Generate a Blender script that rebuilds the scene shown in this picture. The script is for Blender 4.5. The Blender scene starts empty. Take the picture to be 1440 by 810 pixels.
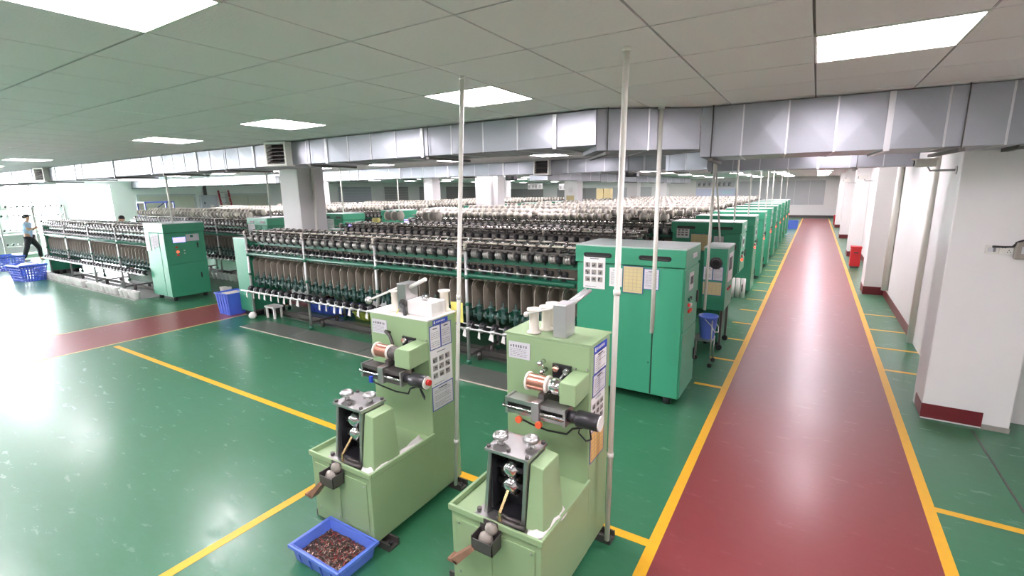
import bpy, bmesh, math, random
from mathutils import Vector, Matrix, Euler
random.seed(7)
PI = math.pi
C = bpy.context.scene.collection
scene = bpy.context.scene

# ------------------------------------------------------------------ camera, world, exposure
F_PX, PITCH_A, ROLL_A, YAW_A = 676.5, 0.19944, -0.01408, 0.558715
cp, sp, cy, sy = math.cos(PITCH_A), math.sin(PITCH_A), math.cos(YAW_A), math.sin(YAW_A)
fwd = Vector((-sy*cp, cy*cp, -sp)); rt0 = Vector((cy, sy, 0)); up0 = rt0.cross(fwd)
cr, sr = math.cos(ROLL_A), math.sin(ROLL_A)
rt = rt0*cr + up0*sr; up = -rt0*sr + up0*cr
cam_d = bpy.data.cameras.new('camera'); cam = bpy.data.objects.new('camera', cam_d); C.objects.link(cam)
cam_d.sensor_fit = 'HORIZONTAL'; cam_d.sensor_width = 36.0; cam_d.lens = F_PX/1440*36
cam_d.clip_start = 0.05; cam_d.clip_end = 200
cam.matrix_world = Matrix(((rt.x, up.x, -fwd.x, 0), (rt.y, up.y, -fwd.y, 0), (rt.z, up.z, -fwd.z, 2.25), (0, 0, 0, 1)))
scene.camera = cam

world = bpy.data.worlds.new('world'); scene.world = world; world.use_nodes = True
wn = world.node_tree.nodes; wl = world.node_tree.links; wn.clear()
wo = wn.new('ShaderNodeOutputWorld'); wb = wn.new('ShaderNodeBackground')
wb.inputs['Color'].default_value = (0.97, 0.95, 1.0, 1); wb.inputs['Strength'].default_value = 48.0
wl.new(wb.outputs[0], wo.inputs[0])

LIGHT_STRENGTH = 34.0
vs = scene.view_settings
vs.view_transform = 'Standard'; vs.look = 'None'; vs.gamma = 1.0; vs.use_curve_mapping = False
vs.exposure = 0.68

# ------------------------------------------------------------------ materials
def S(r, g, b):
    f = lambda c: (c/255/12.92) if c/255 <= 0.04045 else ((c/255+0.055)/1.055)**2.4
    return (f(r), f(g), f(b), 1.0)
MATS = {}
def mat(name, rgb, rough=0.5, metal=0.0, var=0.0, vscale=4.0, bump=0.0, bscale=30.0, rvar=0.0, spec=0.5, coat=0.0, stretch=None, emit=None, estr=0.0, rand=0.0):
    if name in MATS: return MATS[name]
    m = bpy.data.materials.new(name); m.use_nodes = True; MATS[name] = m
    nt = m.node_tree; N = nt.nodes; L = nt.links; b = N['Principled BSDF']
    col = S(*rgb)
    b.inputs['Base Color'].default_value = col; b.inputs['Roughness'].default_value = rough; b.inputs['Metallic'].default_value = metal
    b.inputs['Specular IOR Level'].default_value = spec
    if coat: b.inputs['Coat Weight'].default_value = coat; b.inputs['Coat Roughness'].default_value = 0.17
    tc = None
    if var or bump or rvar:
        tc = N.new('ShaderNodeTexCoord'); mp = N.new('ShaderNodeMapping'); L.new(tc.outputs['Object'], mp.inputs['Vector'])
        if stretch: mp.inputs['Scale'].default_value = stretch
    if var or rvar:
        nz = N.new('ShaderNodeTexNoise'); nz.inputs['Scale'].default_value = vscale; nz.inputs['Detail'].default_value = 6; nz.inputs['Roughness'].default_value = 0.6
        L.new(mp.outputs[0], nz.inputs['Vector'])
    if var:
        mx = N.new('ShaderNodeMix'); mx.data_type = 'RGBA'
        mx.inputs['A'].default_value = tuple(c*(1-var) for c in col[:3])+(1,)
        mx.inputs['B'].default_value = tuple(min(1, c*(1+var)) for c in col[:3])+(1,)
        L.new(nz.outputs['Fac'], mx.inputs['Factor']); L.new(mx.outputs['Result'], b.inputs['Base Color'])
        src = mx.outputs['Result']
        if rand:
            oi = N.new('ShaderNodeObjectInfo'); hv = N.new('ShaderNodeHueSaturation'); mr = N.new('ShaderNodeMapRange')
            mr.inputs['To Min'].default_value = 1-rand; mr.inputs['To Max'].default_value = 1+rand
            L.new(oi.outputs['Random'], mr.inputs['Value']); L.new(mr.outputs[0], hv.inputs['Value']); L.new(src, hv.inputs['Color']); L.new(hv.outputs[0], b.inputs['Base Color'])
    if rvar:
        mr2 = N.new('ShaderNodeMapRange'); mr2.inputs['To Min'].default_value = max(0.02, rough-rvar); mr2.inputs['To Max'].default_value = rough+rvar
        L.new(nz.outputs['Fac'], mr2.inputs['Value']); L.new(mr2.outputs[0], b.inputs['Roughness'])
    if bump:
        n2 = N.new('ShaderNodeTexNoise'); n2.inputs['Scale'].default_value = bscale; n2.inputs['Detail'].default_value = 4
        L.new(mp.outputs[0], n2.inputs['Vector'])
        bp = N.new('ShaderNodeBump'); bp.inputs['Strength'].default_value = bump; bp.inputs['Distance'].default_value = 0.02
        L.new(n2.outputs['Fac'], bp.inputs['Height']); L.new(bp.outputs[0], b.inputs['Normal'])
    if emit:
        b.inputs['Emission Color'].default_value = S(*emit); b.inputs['Emission Strength'].default_value = estr
    return m

def floor_paint(name, rgb, worn, rough=0.21, coat=0.5):
    """epoxy floor paint: blotchy wear, scuffs and uneven gloss"""
    m = mat(name, rgb, rough=rough, coat=coat); rough = 0.42
    nt = m.node_tree; N = nt.nodes; L = nt.links; b = N['Principled BSDF']
    tc = N.new('ShaderNodeTexCoord')
    n1 = N.new('ShaderNodeTexNoise'); n1.inputs['Scale'].default_value = 0.55; n1.inputs['Detail'].default_value = 8; n1.inputs['Roughness'].default_value = 0.62
    mp = N.new('ShaderNodeMapping'); mp.inputs['Scale'].default_value = (0.6, 1.8, 1); mp.inputs['Rotation'].default_value = (0, 0, 0.5)
    L.new(tc.outputs['Object'], n1.inputs['Vector']); L.new(tc.outputs['Object'], mp.inputs['Vector'])
    n2 = N.new('ShaderNodeTexNoise'); n2.inputs['Scale'].default_value = 6; n2.inputs['Detail'].default_value = 10; n2.inputs['Roughness'].default_value = 0.7
    L.new(mp.outputs[0], n2.inputs['Vector'])
    mul = N.new('ShaderNodeMath'); mul.operation = 'MULTIPLY'; L.new(n1.outputs['Fac'], mul.inputs[0]); L.new(n2.outputs['Fac'], mul.inputs[1])
    rmp = N.new('ShaderNodeMapRange'); rmp.inputs['From Min'].default_value = 0.14; rmp.inputs['From Max'].default_value = 0.55; rmp.clamp = True
    L.new(mul.outputs[0], rmp.inputs['Value'])
    mx = N.new('ShaderNodeMix'); mx.data_type = 'RGBA'; mx.inputs['A'].default_value = S(*rgb); mx.inputs['B'].default_value = S(*worn)
    L.new(rmp.outputs[0], mx.inputs['Factor']); L.new(mx.outputs['Result'], b.inputs['Base Color'])
    r2 = N.new('ShaderNodeMapRange'); r2.inputs['To Min'].default_value = rough-0.06; r2.inputs['To Max'].default_value = rough+0.09
    L.new(n2.outputs['Fac'], r2.inputs['Value']); L.new(r2.outputs[0], b.inputs['Roughness'])
    n3 = N.new('ShaderNodeTexNoise'); n3.inputs['Scale'].default_value = 9; n3.inputs['Detail'].default_value = 3
    L.new(mp.outputs[0], n3.inputs['Vector'])
    bp = N.new('ShaderNodeBump'); bp.inputs['Strength'].default_value = 0.035; bp.inputs['Distance'].default_value = 0.02
    L.new(n3.outputs['Fac'], bp.inputs['Height']); L.new(bp.outputs[0], b.inputs['Normal'])
    n4 = N.new('ShaderNodeTexNoise'); n4.inputs['Scale'].default_value = 14; n4.inputs['Detail'].default_value = 6; n4.inputs['Roughness'].default_value = 0.65
    L.new(mp.outputs[0], n4.inputs['Vector'])
    b2 = N.new('ShaderNodeBump'); b2.inputs['Strength'].default_value = 0.07; b2.inputs['Distance'].default_value = 0.02
    L.new(n4.outputs['Fac'], b2.inputs['Height']); L.new(b2.outputs[0], b.inputs['Coat Normal'])
    r4 = N.new('ShaderNodeMapRange'); r4.inputs['From Min'].default_value = 0.3; r4.inputs['From Max'].default_value = 0.7; r4.inputs['To Min'].default_value = 0.10; r4.inputs['To Max'].default_value = 0.32
    L.new(n2.outputs['Fac'], r4.inputs['Value']); L.new(r4.outputs[0], b.inputs['Coat Roughness'])
    return m

M_FLOOR = floor_paint('floor_green', (34, 98, 62), (58, 114, 90))
M_RED = floor_paint('floor_red', (114, 42, 44), (120, 56, 57), 0.26, 0.22)
M_PALEYEL = mat('line_faded', (196, 176, 110), 0.4, var=0.2, vscale=8)
M_YEL = mat('line_yellow', (210, 160, 34), 0.4, var=0.12, vscale=14, rvar=0.1)
M_STEELPL = mat('floor_plate', (112, 118, 110), 0.35, 0.5, var=0.35, vscale=3, rvar=0.12)
M_TILE = mat('ceiling_tile', (232, 226, 228), 0.75, var=0.03, vscale=40, bump=0.2, bscale=26, stretch=(1, 3.2, 1))
M_GRID = mat('ceiling_grid', (112, 112, 110), 0.6)
M_WALL = mat('wall_white', (226, 226, 224), 0.6, var=0.05, vscale=1.5, bump=0.05, bscale=20)
M_WALLG = mat('wall_grey', (186, 188, 190), 0.6, var=0.05, vscale=1.5)
M_SKIRT = mat('skirting_red', (104, 30, 36), 0.45, var=0.25, vscale=14)
M_CONC = mat('bare_concrete', (150, 148, 140), 0.8, var=0.3, vscale=12)
M_DUCT = mat('galvanised', (158, 162, 167), 0.42, 0.8, var=0.05, vscale=45, rvar=0.04, bump=0.02, bscale=3, rand=0.09)
M_SEAM = mat('duct_seam', (206, 208, 208), 0.35, 0.8)
M_HANGER = mat('hanger_dark', (92, 90, 86), 0.5, 0.5)
M_GREEN = mat('cabinet_green', (54, 140, 106), 0.42, var=0.05, vscale=3, rvar=0.06, rand=0.05)
M_GREEN2 = mat('frame_green', (20, 92, 68), 0.45, var=0.12, vscale=6)
M_DKGREEN = mat('casting_green', (46, 76, 70), 0.45, var=0.25, vscale=20)
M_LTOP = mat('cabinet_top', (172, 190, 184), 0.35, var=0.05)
M_LGREEN = mat('machine_green', (140, 166, 124), 0.42, var=0.06, vscale=5, rvar=0.06)
M_STEEL = mat('steel', (178, 178, 176), 0.3, 0.9, var=0.1, vscale=20)
M_CHROME = mat('chrome', (222, 222, 222), 0.12, 1.0)
M_TUBE = mat('tube_grey', (178, 180, 178), 0.38, 0.5, var=0.08)
M_GREYPL = mat('plate_grey', (134, 126, 114), 0.6, var=0.16, vscale=9, rand=0.1)
M_GREYLT = mat('plate_edge', (142, 137, 127), 0.5)
M_BLACK = mat('black_part', (36, 36, 39), 0.35)
M_DARK = mat('dark_metal', (84, 81, 78), 0.42, 0.4, var=0.2, vscale=12)
M_DRUM = mat('drum_band', (146, 143, 138), 0.4, 0.4, var=0.1)
M_BAR = mat('cover_bar', (176, 170, 156), 0.5)
M_WHITE = mat('white_paint', (216, 216, 208), 0.45, var=0.03)
M_PIPE = mat('pvc_pipe', (218, 218, 208), 0.35, var=0.04)
M_SPOOL = mat('spool_cream', (218, 214, 199), 0.5, var=0.05, vscale=14, rand=0.06)
M_YARN_SHADE = mat('spool_yarn_shade', (162, 158, 148), 0.7, var=0.1, vscale=60, stretch=(8, 1, 1))  # wound yarn, darkened to paint the shade between the flanges
M_COPPER = mat('copper_wire', (190, 136, 116), 0.3, 0.8, var=0.3, vscale=50, stretch=(10, 1, 1))
M_BLUE = mat('blue_plastic', (92, 122, 212), 0.4, var=0.06)
M_BLUE2 = mat('blue_basket', (72, 102, 206), 0.4, var=0.06)
M_POT = mat('white_pot', (230, 230, 225), 0.4, rand=0.05, var=0.03)
M_PAPER = mat('paper_white', (212, 212, 210), 0.7)
M_PAPERG = mat('paper_grey', (196, 196, 200), 0.7)
M_PAPERY = mat('paper_tan', (196, 182, 134), 0.7, var=0.05, vscale=20)
M_PAPERO = mat('paper_orange', (214, 172, 98), 0.7, var=0.05, vscale=20)
M_INK = mat('ink_grey', (128, 128, 132), 0.7)
M_INKD = mat('ink_dark', (62, 62, 66), 0.7)
M_FRAMEB = mat('blue_edge', (58, 70, 150), 0.5)
M_HDR = mat('blue_header', (36, 66, 176), 0.5)
M_RUBBER = mat('rubber', (34, 34, 36), 0.6)
M_REDP = mat('red_paint', (176, 28, 34), 0.4)
M_REDL = mat('red_button_lit', (255, 60, 40), 0.4, emit=(255, 50, 30), estr=5.0)
M_REDB = mat('red_button', (190, 40, 34), 0.35)
M_ORANGE = mat('orange_knob', (214, 92, 52), 0.4)
M_SCREEN = mat('screen_lit', (150, 140, 230), 0.3, emit=(170, 160, 255), estr=1.2)
M_LCD = mat('panel_silver', (186, 190, 192), 0.35, 0.3)
M_LIGHT = mat('light_diffuser', (255, 255, 255), 0.5, emit=(255, 242, 252), estr=LIGHT_STRENGTH)
M_SCRAP = mat('scrap', (74, 62, 56), 0.4, 0.4, var=0.5, vscale=40)
M_SCRAP2 = mat('scrap_light', (176, 150, 136), 0.3, 0.7)
M_SCRAP3 = mat('scrap_red', (132, 52, 46), 0.4, 0.3)
M_RUST = mat('rusty_strip', (150, 112, 92), 0.6, 0.3, var=0.35, vscale=20)
M_RAG = mat('rag_white', (214, 212, 208), 0.85, var=0.1, vscale=12)
M_SKIN = mat('skin', (206, 160, 134), 0.5)
M_SHIRT = mat('shirt_blue', (176, 196, 226), 0.8)
M_TROUS = mat('trousers_black', (34, 34, 40), 0.8)
M_HAIR = mat('hair_dark', (30, 26, 26), 0.6)
M_SHOE = mat('shoe_grey', (132, 130, 128), 0.6)
M_DOOR = mat('door_beige', (184, 182, 168), 0.5)
M_SHUT = mat('shutter_grey', (176, 180, 188), 0.5, var=0.05)
M_SHUT2 = mat('shutter_dark', (150, 150, 148), 0.5, var=0.08)
M_WFRAME = mat('window_frame', (214, 218, 216), 0.4)
M_SIGN = mat('sign_white', (226, 226, 222), 0.5)
M_BRASS = mat('brass_tongue', (206, 176, 128), 0.25, 0.9)
M_YNOTE = mat('yellow_note', (226, 222, 120), 0.7)
M_CARTON_SHEEN = mat('white_carton_sheen', (222, 220, 215), 0.6)  # carton white, also the painted sheen on one top plate
def glass():
    m = bpy.data.materials.new('window_glass'); m.use_nodes = True; N = m.node_tree.nodes; L = m.node_tree.links; N.clear()
    o = N.new('ShaderNodeOutputMaterial'); t = N.new('ShaderNodeBsdfTransparent'); g = N.new('ShaderNodeBsdfGlossy'); x = N.new('ShaderNodeMixShader')
    g.inputs['Roughness'].default_value = 0.03; x.inputs[0].default_value = 0.07; t.inputs[0].default_value = (0.95, 0.97, 0.97, 1)
    L.new(t.outputs[0], x.inputs[1]); L.new(g.outputs[0], x.inputs[2]); L.new(x.outputs[0], o.inputs[0]); return m
M_GLASS = glass()

# ------------------------------------------------------------------ mesh builder
class MB:
    def __init__(s): s.v = []; s.f = []; s.m = []; s.s = []
    def add(s, vs, fs, m=0, smooth=False):
        o = len(s.v); s.v += [tuple(p) for p in vs]
        for f in fs: s.f.append([i+o for i in f]); s.m.append(m); s.s.append(smooth)
    def box(s, a, b, m=0):
        (x0, y0, z0), (x1, y1, z1) = a, b
        x0, x1 = min(x0, x1), max(x0, x1); y0, y1 = min(y0, y1), max(y0, y1); z0, z1 = min(z0, z1), max(z0, z1)
        s.add([(x0,y0,z0),(x1,y0,z0),(x1,y1,z0),(x0,y1,z0),(x0,y0,z1),(x1,y0,z1),(x1,y1,z1),(x0,y1,z1)],
              [(0,3,2,1),(4,5,6,7),(0,1,5,4),(1,2,6,5),(2,3,7,6),(3,0,4,7)], m); return s
    def hexa(s, p, m=0):   # 8 corners: bottom 4 ccw, top 4 ccw
        s.add(p, [(0,3,2,1),(4,5,6,7),(0,1,5,4),(1,2,6,5),(2,3,7,6),(3,0,4,7)], m); return s
    def frame(s, d):
        d = Vector(d).normalized(); u = d.orthogonal().normalized()
        if abs(d.z) < 0.99: u = d.cross(Vector((0,0,1))).normalized()
        else: u = Vector((1,0,0))
        return d, u, d.cross(u)
    def lathe(s, p, d, prof, n=12, m=0, smooth=True, cap=True, ang0=0):
        """prof: list of (t, r) along direction d from p"""
        p = Vector(p); d, u, w = s.frame(d); vs = []; fs = []
        for t, r in prof:
            for k in range(n):
                a = ang0+2*PI*k/n; vs.append(p+d*t+(u*math.cos(a)+w*math.sin(a))*r)
        for j in range(len(prof)-1):
            for k in range(n):
                a, b = j*n+k, j*n+(k+1) % n; fs.append((a, b, b+n, a+n))
        s.add(vs, fs, m, smooth)
        if cap:
            o = len(s.v)-len(vs)
            s.f.append([o+k for k in range(n)][::-1]); s.m.append(m); s.s.append(False)
            o2 = len(s.v)-n; s.f.append([o2+k for k in range(n)]); s.m.append(m); s.s.append(False)
        return s
    def cyl(s, a, b, r, r2=None, n=10, m=0, smooth=True, cap=True, ang0=0):
        a = Vector(a); b = Vector(b); return s.lathe(a, b-a, [(0, r), ((b-a).length, r if r2 is None else r2)], n, m, smooth, cap, ang0)
    def tube(s, pts, r, n=6, m=0):
        pts = [Vector(p) for p in pts]; rings = []
        ref = None
        for i, p in enumerate(pts):
            d = (pts[min(i+1, len(pts)-1)]-pts[max(i-1, 0)]).normalized()
            if ref is None: ref = d.orthogonal().normalized()
            u = (ref-d*ref.dot(d)).normalized(); ref = u; w = d.cross(u)
            rings.append([p+(u*math.cos(2*PI*k/n)+w*math.sin(2*PI*k/n))*r for k in range(n)])
        vs = [q for rg in rings for q in rg]; fs = []
        for j in range(len(rings)-1):
            for k in range(n): a, b = j*n+k, j*n+(k+1) % n; fs.append((a, b, b+n, a+n))
        fs.append(tuple(range(n))[::-1]); fs.append(tuple(range(len(vs)-n, len(vs))))
        s.add(vs, fs, m, True); return s
    def prism(s, poly, axis, a, b, m=0):
        """poly of 2d points in the plane normal to axis ('x': (y,z), 'y': (x,z), 'z': (x,y))"""
        def P(q, t): return {'x': (t, q[0], q[1]), 'y': (q[0], t, q[1]), 'z': (q[0], q[1], t)}[axis]
        n = len(poly); vs = [P(q, a) for q in poly]+[P(q, b) for q in poly]
        fs = [tuple(range(n))[::-1], tuple(range(n, 2*n))]+[(k, (k+1) % n, (k+1) % n+n, k+n) for k in range(n)]
        s.add(vs, fs, m); return s
    def ball(s, c, r, n=10, m=0, sc=(1,1,1)):
        c = Vector(c); vs = []; fs = []; h = n//2
        for j in range(h+1):
            a = PI*j/h
            for k in range(n): b = 2*PI*k/n; vs.append(c+Vector((r*sc[0]*math.sin(a)*math.cos(b), r*sc[1]*math.sin(a)*math.sin(b), r*sc[2]*math.cos(a))))
        for j in range(h):
            for k in range(n): p, q = j*n+k, j*n+(k+1) % n; fs.append((p, p+n, q+n, q))
        s.add(vs, fs, m, True); return s
    def mesh(s, name, mats):
        me = bpy.data.meshes.new(name); me.from_pydata(s.v, [], s.f)
        for m in (mats if isinstance(mats, (list, tuple)) else [mats]): me.materials.append(m)
        me.polygons.foreach_set('material_index', s.m); me.polygons.foreach_set('use_smooth', s.s)
        bm = bmesh.new(); bm.from_mesh(me)
        bmesh.ops.recalc_face_normals(bm, faces=bm.faces); bm.to_mesh(me); bm.free(); me.update(); return me
    def build(s, name, mats, parent=None, loc=(0,0,0), bevel=0.0, kind=None, label=None):
        o = bpy.data.objects.new(name, s.mesh(name, mats)); C.objects.link(o); o.location = loc
        if parent: o.parent = parent
        if bevel:
            bv = o.modifiers.new('bevel', 'BEVEL'); bv.width = bevel; bv.segments = 2; bv.limit_method = 'ANGLE'
        if kind: o['kind'] = kind
        if label: o['label'] = label
        return o
def tag(o, label=None, cat=None, group=None, kind=None):
    if label: o['label'] = label
    if cat: o['category'] = cat
    if group: o['group'] = group
    if kind: o['kind'] = kind
    return o
def thing(name, label, cat, loc=(0,0,0), rz=0, group=None):
    o = bpy.data.objects.new(name, None); C.objects.link(o); o.location = loc; o.rotation_euler = (0, 0, rz); o.empty_display_size = 0.1
    return tag(o, label, cat, group)
def nth(n):
    n = int(n); return '%d%s' % (n, 'th' if 10 <= n % 100 <= 20 else {1: 'st', 2: 'nd', 3: 'rd'}.get(n % 10, 'th'))
def inst(src, parent=None, loc=None, rot=None):
    o = src.copy(); C.objects.link(o)
    if parent: o.parent = parent
    if loc is not None: o.location = loc
    if rot is not None: o.rotation_euler = rot
    return o
def copy_tree(o, parent=None):
    c = o.copy(); C.objects.link(c)
    if parent: c.parent = parent
    for ch in [x for x in o.children]: copy_tree(ch, c)
    return c
def bx(a, b, m=0): return MB().box(a, b, m)
def struct(name, mb, mats, parent=None, **k):
    o = mb.build(name, mats, parent, **k)
    if parent is None: o['kind'] = 'structure'
    return o
# ------------------------------------------------------------------ setting: floor and its paint
XL, XR, XRN, YB, YF, H = -29.0, 1.38, 2.5, -6.0, 42.0, 2.97
floor = struct('floor', bx((XL-.3, YB-.3, -.12), (XRN+.3, YF+.3, 0)), M_FLOOR)
bx((-.65, YB, 0), (.85, 41.2, .0012)).build('aisle_paint', M_RED, floor)
bx((-10.5, -3, 0), (-9.08, 41.0, .0012)).build('aisle_paint', M_RED, floor)
bx((-.72, YB, 0), (-.65, 41.2, .0016)).build('painted_line', M_YEL, floor)
bx((.85, YB, 0), (.92, 41.2, .0016)).build('painted_line', M_YEL, floor)
bx((-10.54, -3, 0), (-10.5, 41, .0016)).build('painted_line', M_PALEYEL, floor)
bx((-9.08, -3, 0), (-9.04, 41, .0016)).build('painted_line', M_PALEYEL, floor)
bx((-8.9, 2.73, 0), (-.72, 2.80, .0016)).build('painted_line', M_YEL, floor)
bx((-3.16, .2, 0), (-3.09, 2.73, .0016)).build('painted_line', M_YEL, floor)
tick = bx((-1.02, -.03, 0), (-.72, .03, .0016)).build('painted_line', M_YEL, floor, loc=(0, 5.66, 0))
for k in range(1, 22): inst(tick, floor, (0, 5.66+1.02*k, 0))
for y in (4.13, 7.25, 8.25, 9.3, 10.4): bx((.92, y-.03, 0), (1.38 if y > 5 else 2.4, y+.03, .0016)).build('painted_line', M_YEL, floor)
bx((1.43, 1.0, 0), (1.445, 5.75, .0014)).build('floor_joint', M_DARK, floor)
# steel drip plate strips under the first row
for i, (x0, x1) in enumerate(((-8.3, -7.0), (-6.98, -5.4), (-5.38, -3.8), (-3.78, -2.3))):
    bx((x0, 4.36, 0), (x1, 4.80, .004)).build('floor_plate', M_STEELPL, floor)
    bx((x0, 5.12, 0), (x1, 5.55, .004)).build('floor_plate', M_STEELPL, floor)
bx((-19.2, 4.34, 0), (-12.5, 5.5, .003)).build('floor_plate', mat('floor_plate_pale', (150, 154, 150), .4, .3, var=.25, vscale=3), floor)
bx((-8.3, 4.335, 0), (-2.3, 4.36, .006)).build('plate_edging', M_BAR, floor)

# ------------------------------------------------------------------ ceiling: slab, grid, tiles, lights
TX, TY, PX_, PY_ = -1.985, 1.13, .635, .605
ceil = struct('ceiling', bx((XL-.3, YB-.3, H+.012), (XRN+.3, YF+.3, H+.2)), M_GRID)
lights = set()
for (i, j) in [(-1, 3), (3, 3), (-5, 3), (-9, 3), (-18, 3), (-23, 3), (-27, 3), (-15, -1),
               (-1, -1), (3, -1), (-6, -1), (-11, -1), (-18, -1), (-22, -1), (-1, -5), (3, -5), (-5, -5), (-9, -5), (-14, -5), (-18, -5),
               (-13, 13), (-9, 13), (-5, 13), (-17, 13), (-21, 13), (-25, 13), (3, 13), (-30, 13), (-34, 13)]: lights.add((i, j))
for j in (18, 22, 27, 32, 37, 43, 49, 55, 61): 
    for i in (3, 0, -3, -7, -11, -15, -19, -23, -28, -33): lights.add((i, j))
def tile_rect(i, j): return TX+PX_*i, TY+PY_*j
tiles = []
for i in range(-43, 8):
    for j in range(-12, 68):
        if (i, j) in lights: continue
        x, y = tile_rect(i, j)
        if x+PX_ > XRN+.2 or y+PY_ > YF+.2: continue
        cx_, cy_ = x+PX_/2, y+PY_/2
        dpt = cx_*-sy*1 + cy_*cy
        infront = dpt > 0.4 and abs((cx_*cy+cy_*sy)/max(dpt, .01)) < 1.2 and cy_ < 5.6
        tiles.append((0 if infront else 1, math.hypot(cx_, cy_), x, y))
tiles.sort()
tile_mb = bx((.006, .006, 0), (PX_-.006, PY_-.006, .012))
first = None; rest = MB()
for k, (fl, d, x, y) in enumerate(tiles):
    if k < 300:
        if first is None: first = tile_mb.build('ceiling_tile', M_TILE, ceil, loc=(x, y, H))
        else: inst(first, ceil, (x, y, H))
    else: rest.box((x+.006, y+.006, H), (x+PX_-.006, y+PY_-.006, H+.012))
rest.build('ceiling_tiles', M_TILE, ceil, kind='stuff')

def light_where(i, j):
    names = {(-1, 3): 'square ceiling light above the two light green machines, ahead of the ducts', (3, 3): 'square ceiling light over the red aisle, before the silver duct',
             (-5, 3): 'square ceiling light third from the right, before the silver duct', (-9, 3): 'square ceiling light fourth from the right, before the silver duct',
             (-1, -1): 'large square ceiling light nearest the camera, cut by the top frame edge'}
    return names.get((i, j))
fr_mb = MB()
for a, b in (((0, 0), (PX_, .012)), ((0, PY_-.012), (PX_, PY_)), ((0, .012), (.012, PY_-.012)), ((PX_-.012, .012), (PX_, PY_-.012))):
    fr_mb.box((a[0], a[1], -.006), (b[0], b[1], .010))
lf = ld = None
order = sorted(lights, key=lambda q: (q[1], -q[0]))
rowname = {3: 'in the row before the near duct', -1: 'in the row above the open green floor', -5: 'in the row behind the camera', 13: 'in the row between the two near ducts'}
for (i, j) in order:
    x, y = tile_rect(i, j)
    lab = light_where(i, j); g = None
    if not lab:
        if j in (3, 13):
            seq = sorted([q[0] for q in lights if q[1] == j], reverse=True); n = seq.index(i)
            ordn = ['first', 'second', 'third', 'fourth', 'fifth', 'sixth', 'seventh', 'eighth', 'ninth', 'tenth', 'eleventh'][n]
            lab = 'square ceiling light, %s from the right %s' % (ordn, rowname[j])
        elif j > 13:
            seq = sorted([q[0] for q in lights if q[1] == j], reverse=True); rowj = sorted({q[1] for q in lights if q[1] > 13}).index(j)+1
            lab = 'far ceiling light, %s from the right in the %s row beyond the second duct' % (nth(seq.index(i)+1), nth(rowj)); g = 'far ceiling lights beyond the second duct'
        else:
            seq = sorted([q[0] for q in lights if q[1] == j], reverse=True); lab = 'square ceiling light, %s from the right %s' % (nth(seq.index(i)+1), rowname[j]); g = 'ceiling lights '+rowname[j]
    t = thing('ceiling_light', lab, 'ceiling light', (x, y, H), 0, g)
    if lf is None:
        lf = fr_mb.build('light_frame', M_WHITE, t); ld = bx((.012, .012, -.003), (PX_-.012, PY_-.012, .004)).build('diffuser', M_LIGHT, t)
    else: inst(lf, t); inst(ld, t)

# ------------------------------------------------------------------ walls
wl_ = MB()   # left wall with window openings
WIN = [(-5.4, -2.6), (-2.2, .6), (1.0, 3.8), (4.2, 5.9), (6.2, 7.9), (8.2, 9.9)]; WZ0, WZ1 = .85, 2.8
ys = [YB-.3]
for a, b in WIN: ys += [a, b]
ys.append(YF+.3)
for k in range(0, len(ys), 2): wl_.box((XL-.25, ys[k], 0), (XL, ys[k+1], H+.05))
for a, b in WIN: wl_.box((XL-.25, a, 0), (XL, b, WZ0)); wl_.box((XL-.25, a, WZ1), (XL, b, H+.05))
struct('wall_left', wl_, M_WALL)
for k, (a, b) in enumerate(WIN):
    w = bpy.data.objects.new('window_%d' % (k+1), None); C.objects.link(w); w.location = (XL-.12, (a+b)/2, WZ0); w['kind'] = 'structure'
    hw = (b-a)/2; hh = WZ1-WZ0; f = MB()
    for q in ((-hw, -hw+.05), (hw-.05, hw), (-.025, .025)): f.box((-.03, q[0], 0), (.03, q[1], hh))
    for q in ((0, .05), (hh-.05, hh), (hh*.68-.02, hh*.68+.02)): f.box((-.028, -hw+.05, q[0]), (.028, hw-.05, q[1]))
    f.build('window_frame', M_WFRAME, w)
    for s in (-1, 1):
        y0, y1 = (-hw+.05, -.025) if s < 0 else (.025, hw-.05)
        bx((-.004, y0, .05), (.004, y1, hh*.68-.02)).build('pane', M_GLASS, w); bx((-.004, y0, hh*.68+.02), (.004, y1, hh-.05)).build('pane', M_GLASS, w)
    bx((.03, -hw-.05, -.05), (.2, hw+.05, -.01)).build('window_sill', M_WALL, w)
struct('wall_back', bx((XL-.25, YF, 0), (XRN+.25, YF+.25, H+.05)), M_WALL)
FILL_WIN = [(x, x+2.6) for x in (-28.6,)]  # window added in the unseen front wall to light the left corner
wf_ = MB(); xs = [XL-.25]+[q for ab in FILL_WIN for q in ab]+[XRN+.25]
for k in range(0, len(xs), 2): wf_.box((xs[k], YB-.25, 0), (xs[k+1], YB, H+.05))
for a, b in FILL_WIN: wf_.box((a, YB-.25, 0), (b, YB, WZ0)); wf_.box((a, YB-.25, 2.7), (b, YB, H+.05))
struct('wall_front', wf_, M_WALL)
for k, (a, b) in enumerate(FILL_WIN):
    w = bpy.data.objects.new('window_%d' % (k+1+len(WIN)), None); C.objects.link(w); w.location = ((a+b)/2, YB-.12, WZ0); w['kind'] = 'structure'  # the added window, out of view
    f = MB(); hw = 1.3; hh = 2.7-WZ0
    for q in ((-hw, -hw+.05), (hw-.05, hw), (-.025, .025)): f.box((q[0], -.03, 0), (q[1], .03, hh))
    for q in ((0, .05), (hh-.05, hh)): f.box((-hw+.05, -.028, q[0]), (hw-.05, .028, q[1]))
    f.build('window_frame', M_WFRAME, w)
    for x0, x1 in ((-hw+.05, -.025), (.025, hw-.05)): bx((x0, -.004, .05), (x1, .004, hh-.05)).build('pane', M_GLASS, w)
struct('wall_right', bx((XR, 6.14, 0), (XR+.25, YF, H+.05)), M_WALL)
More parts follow.
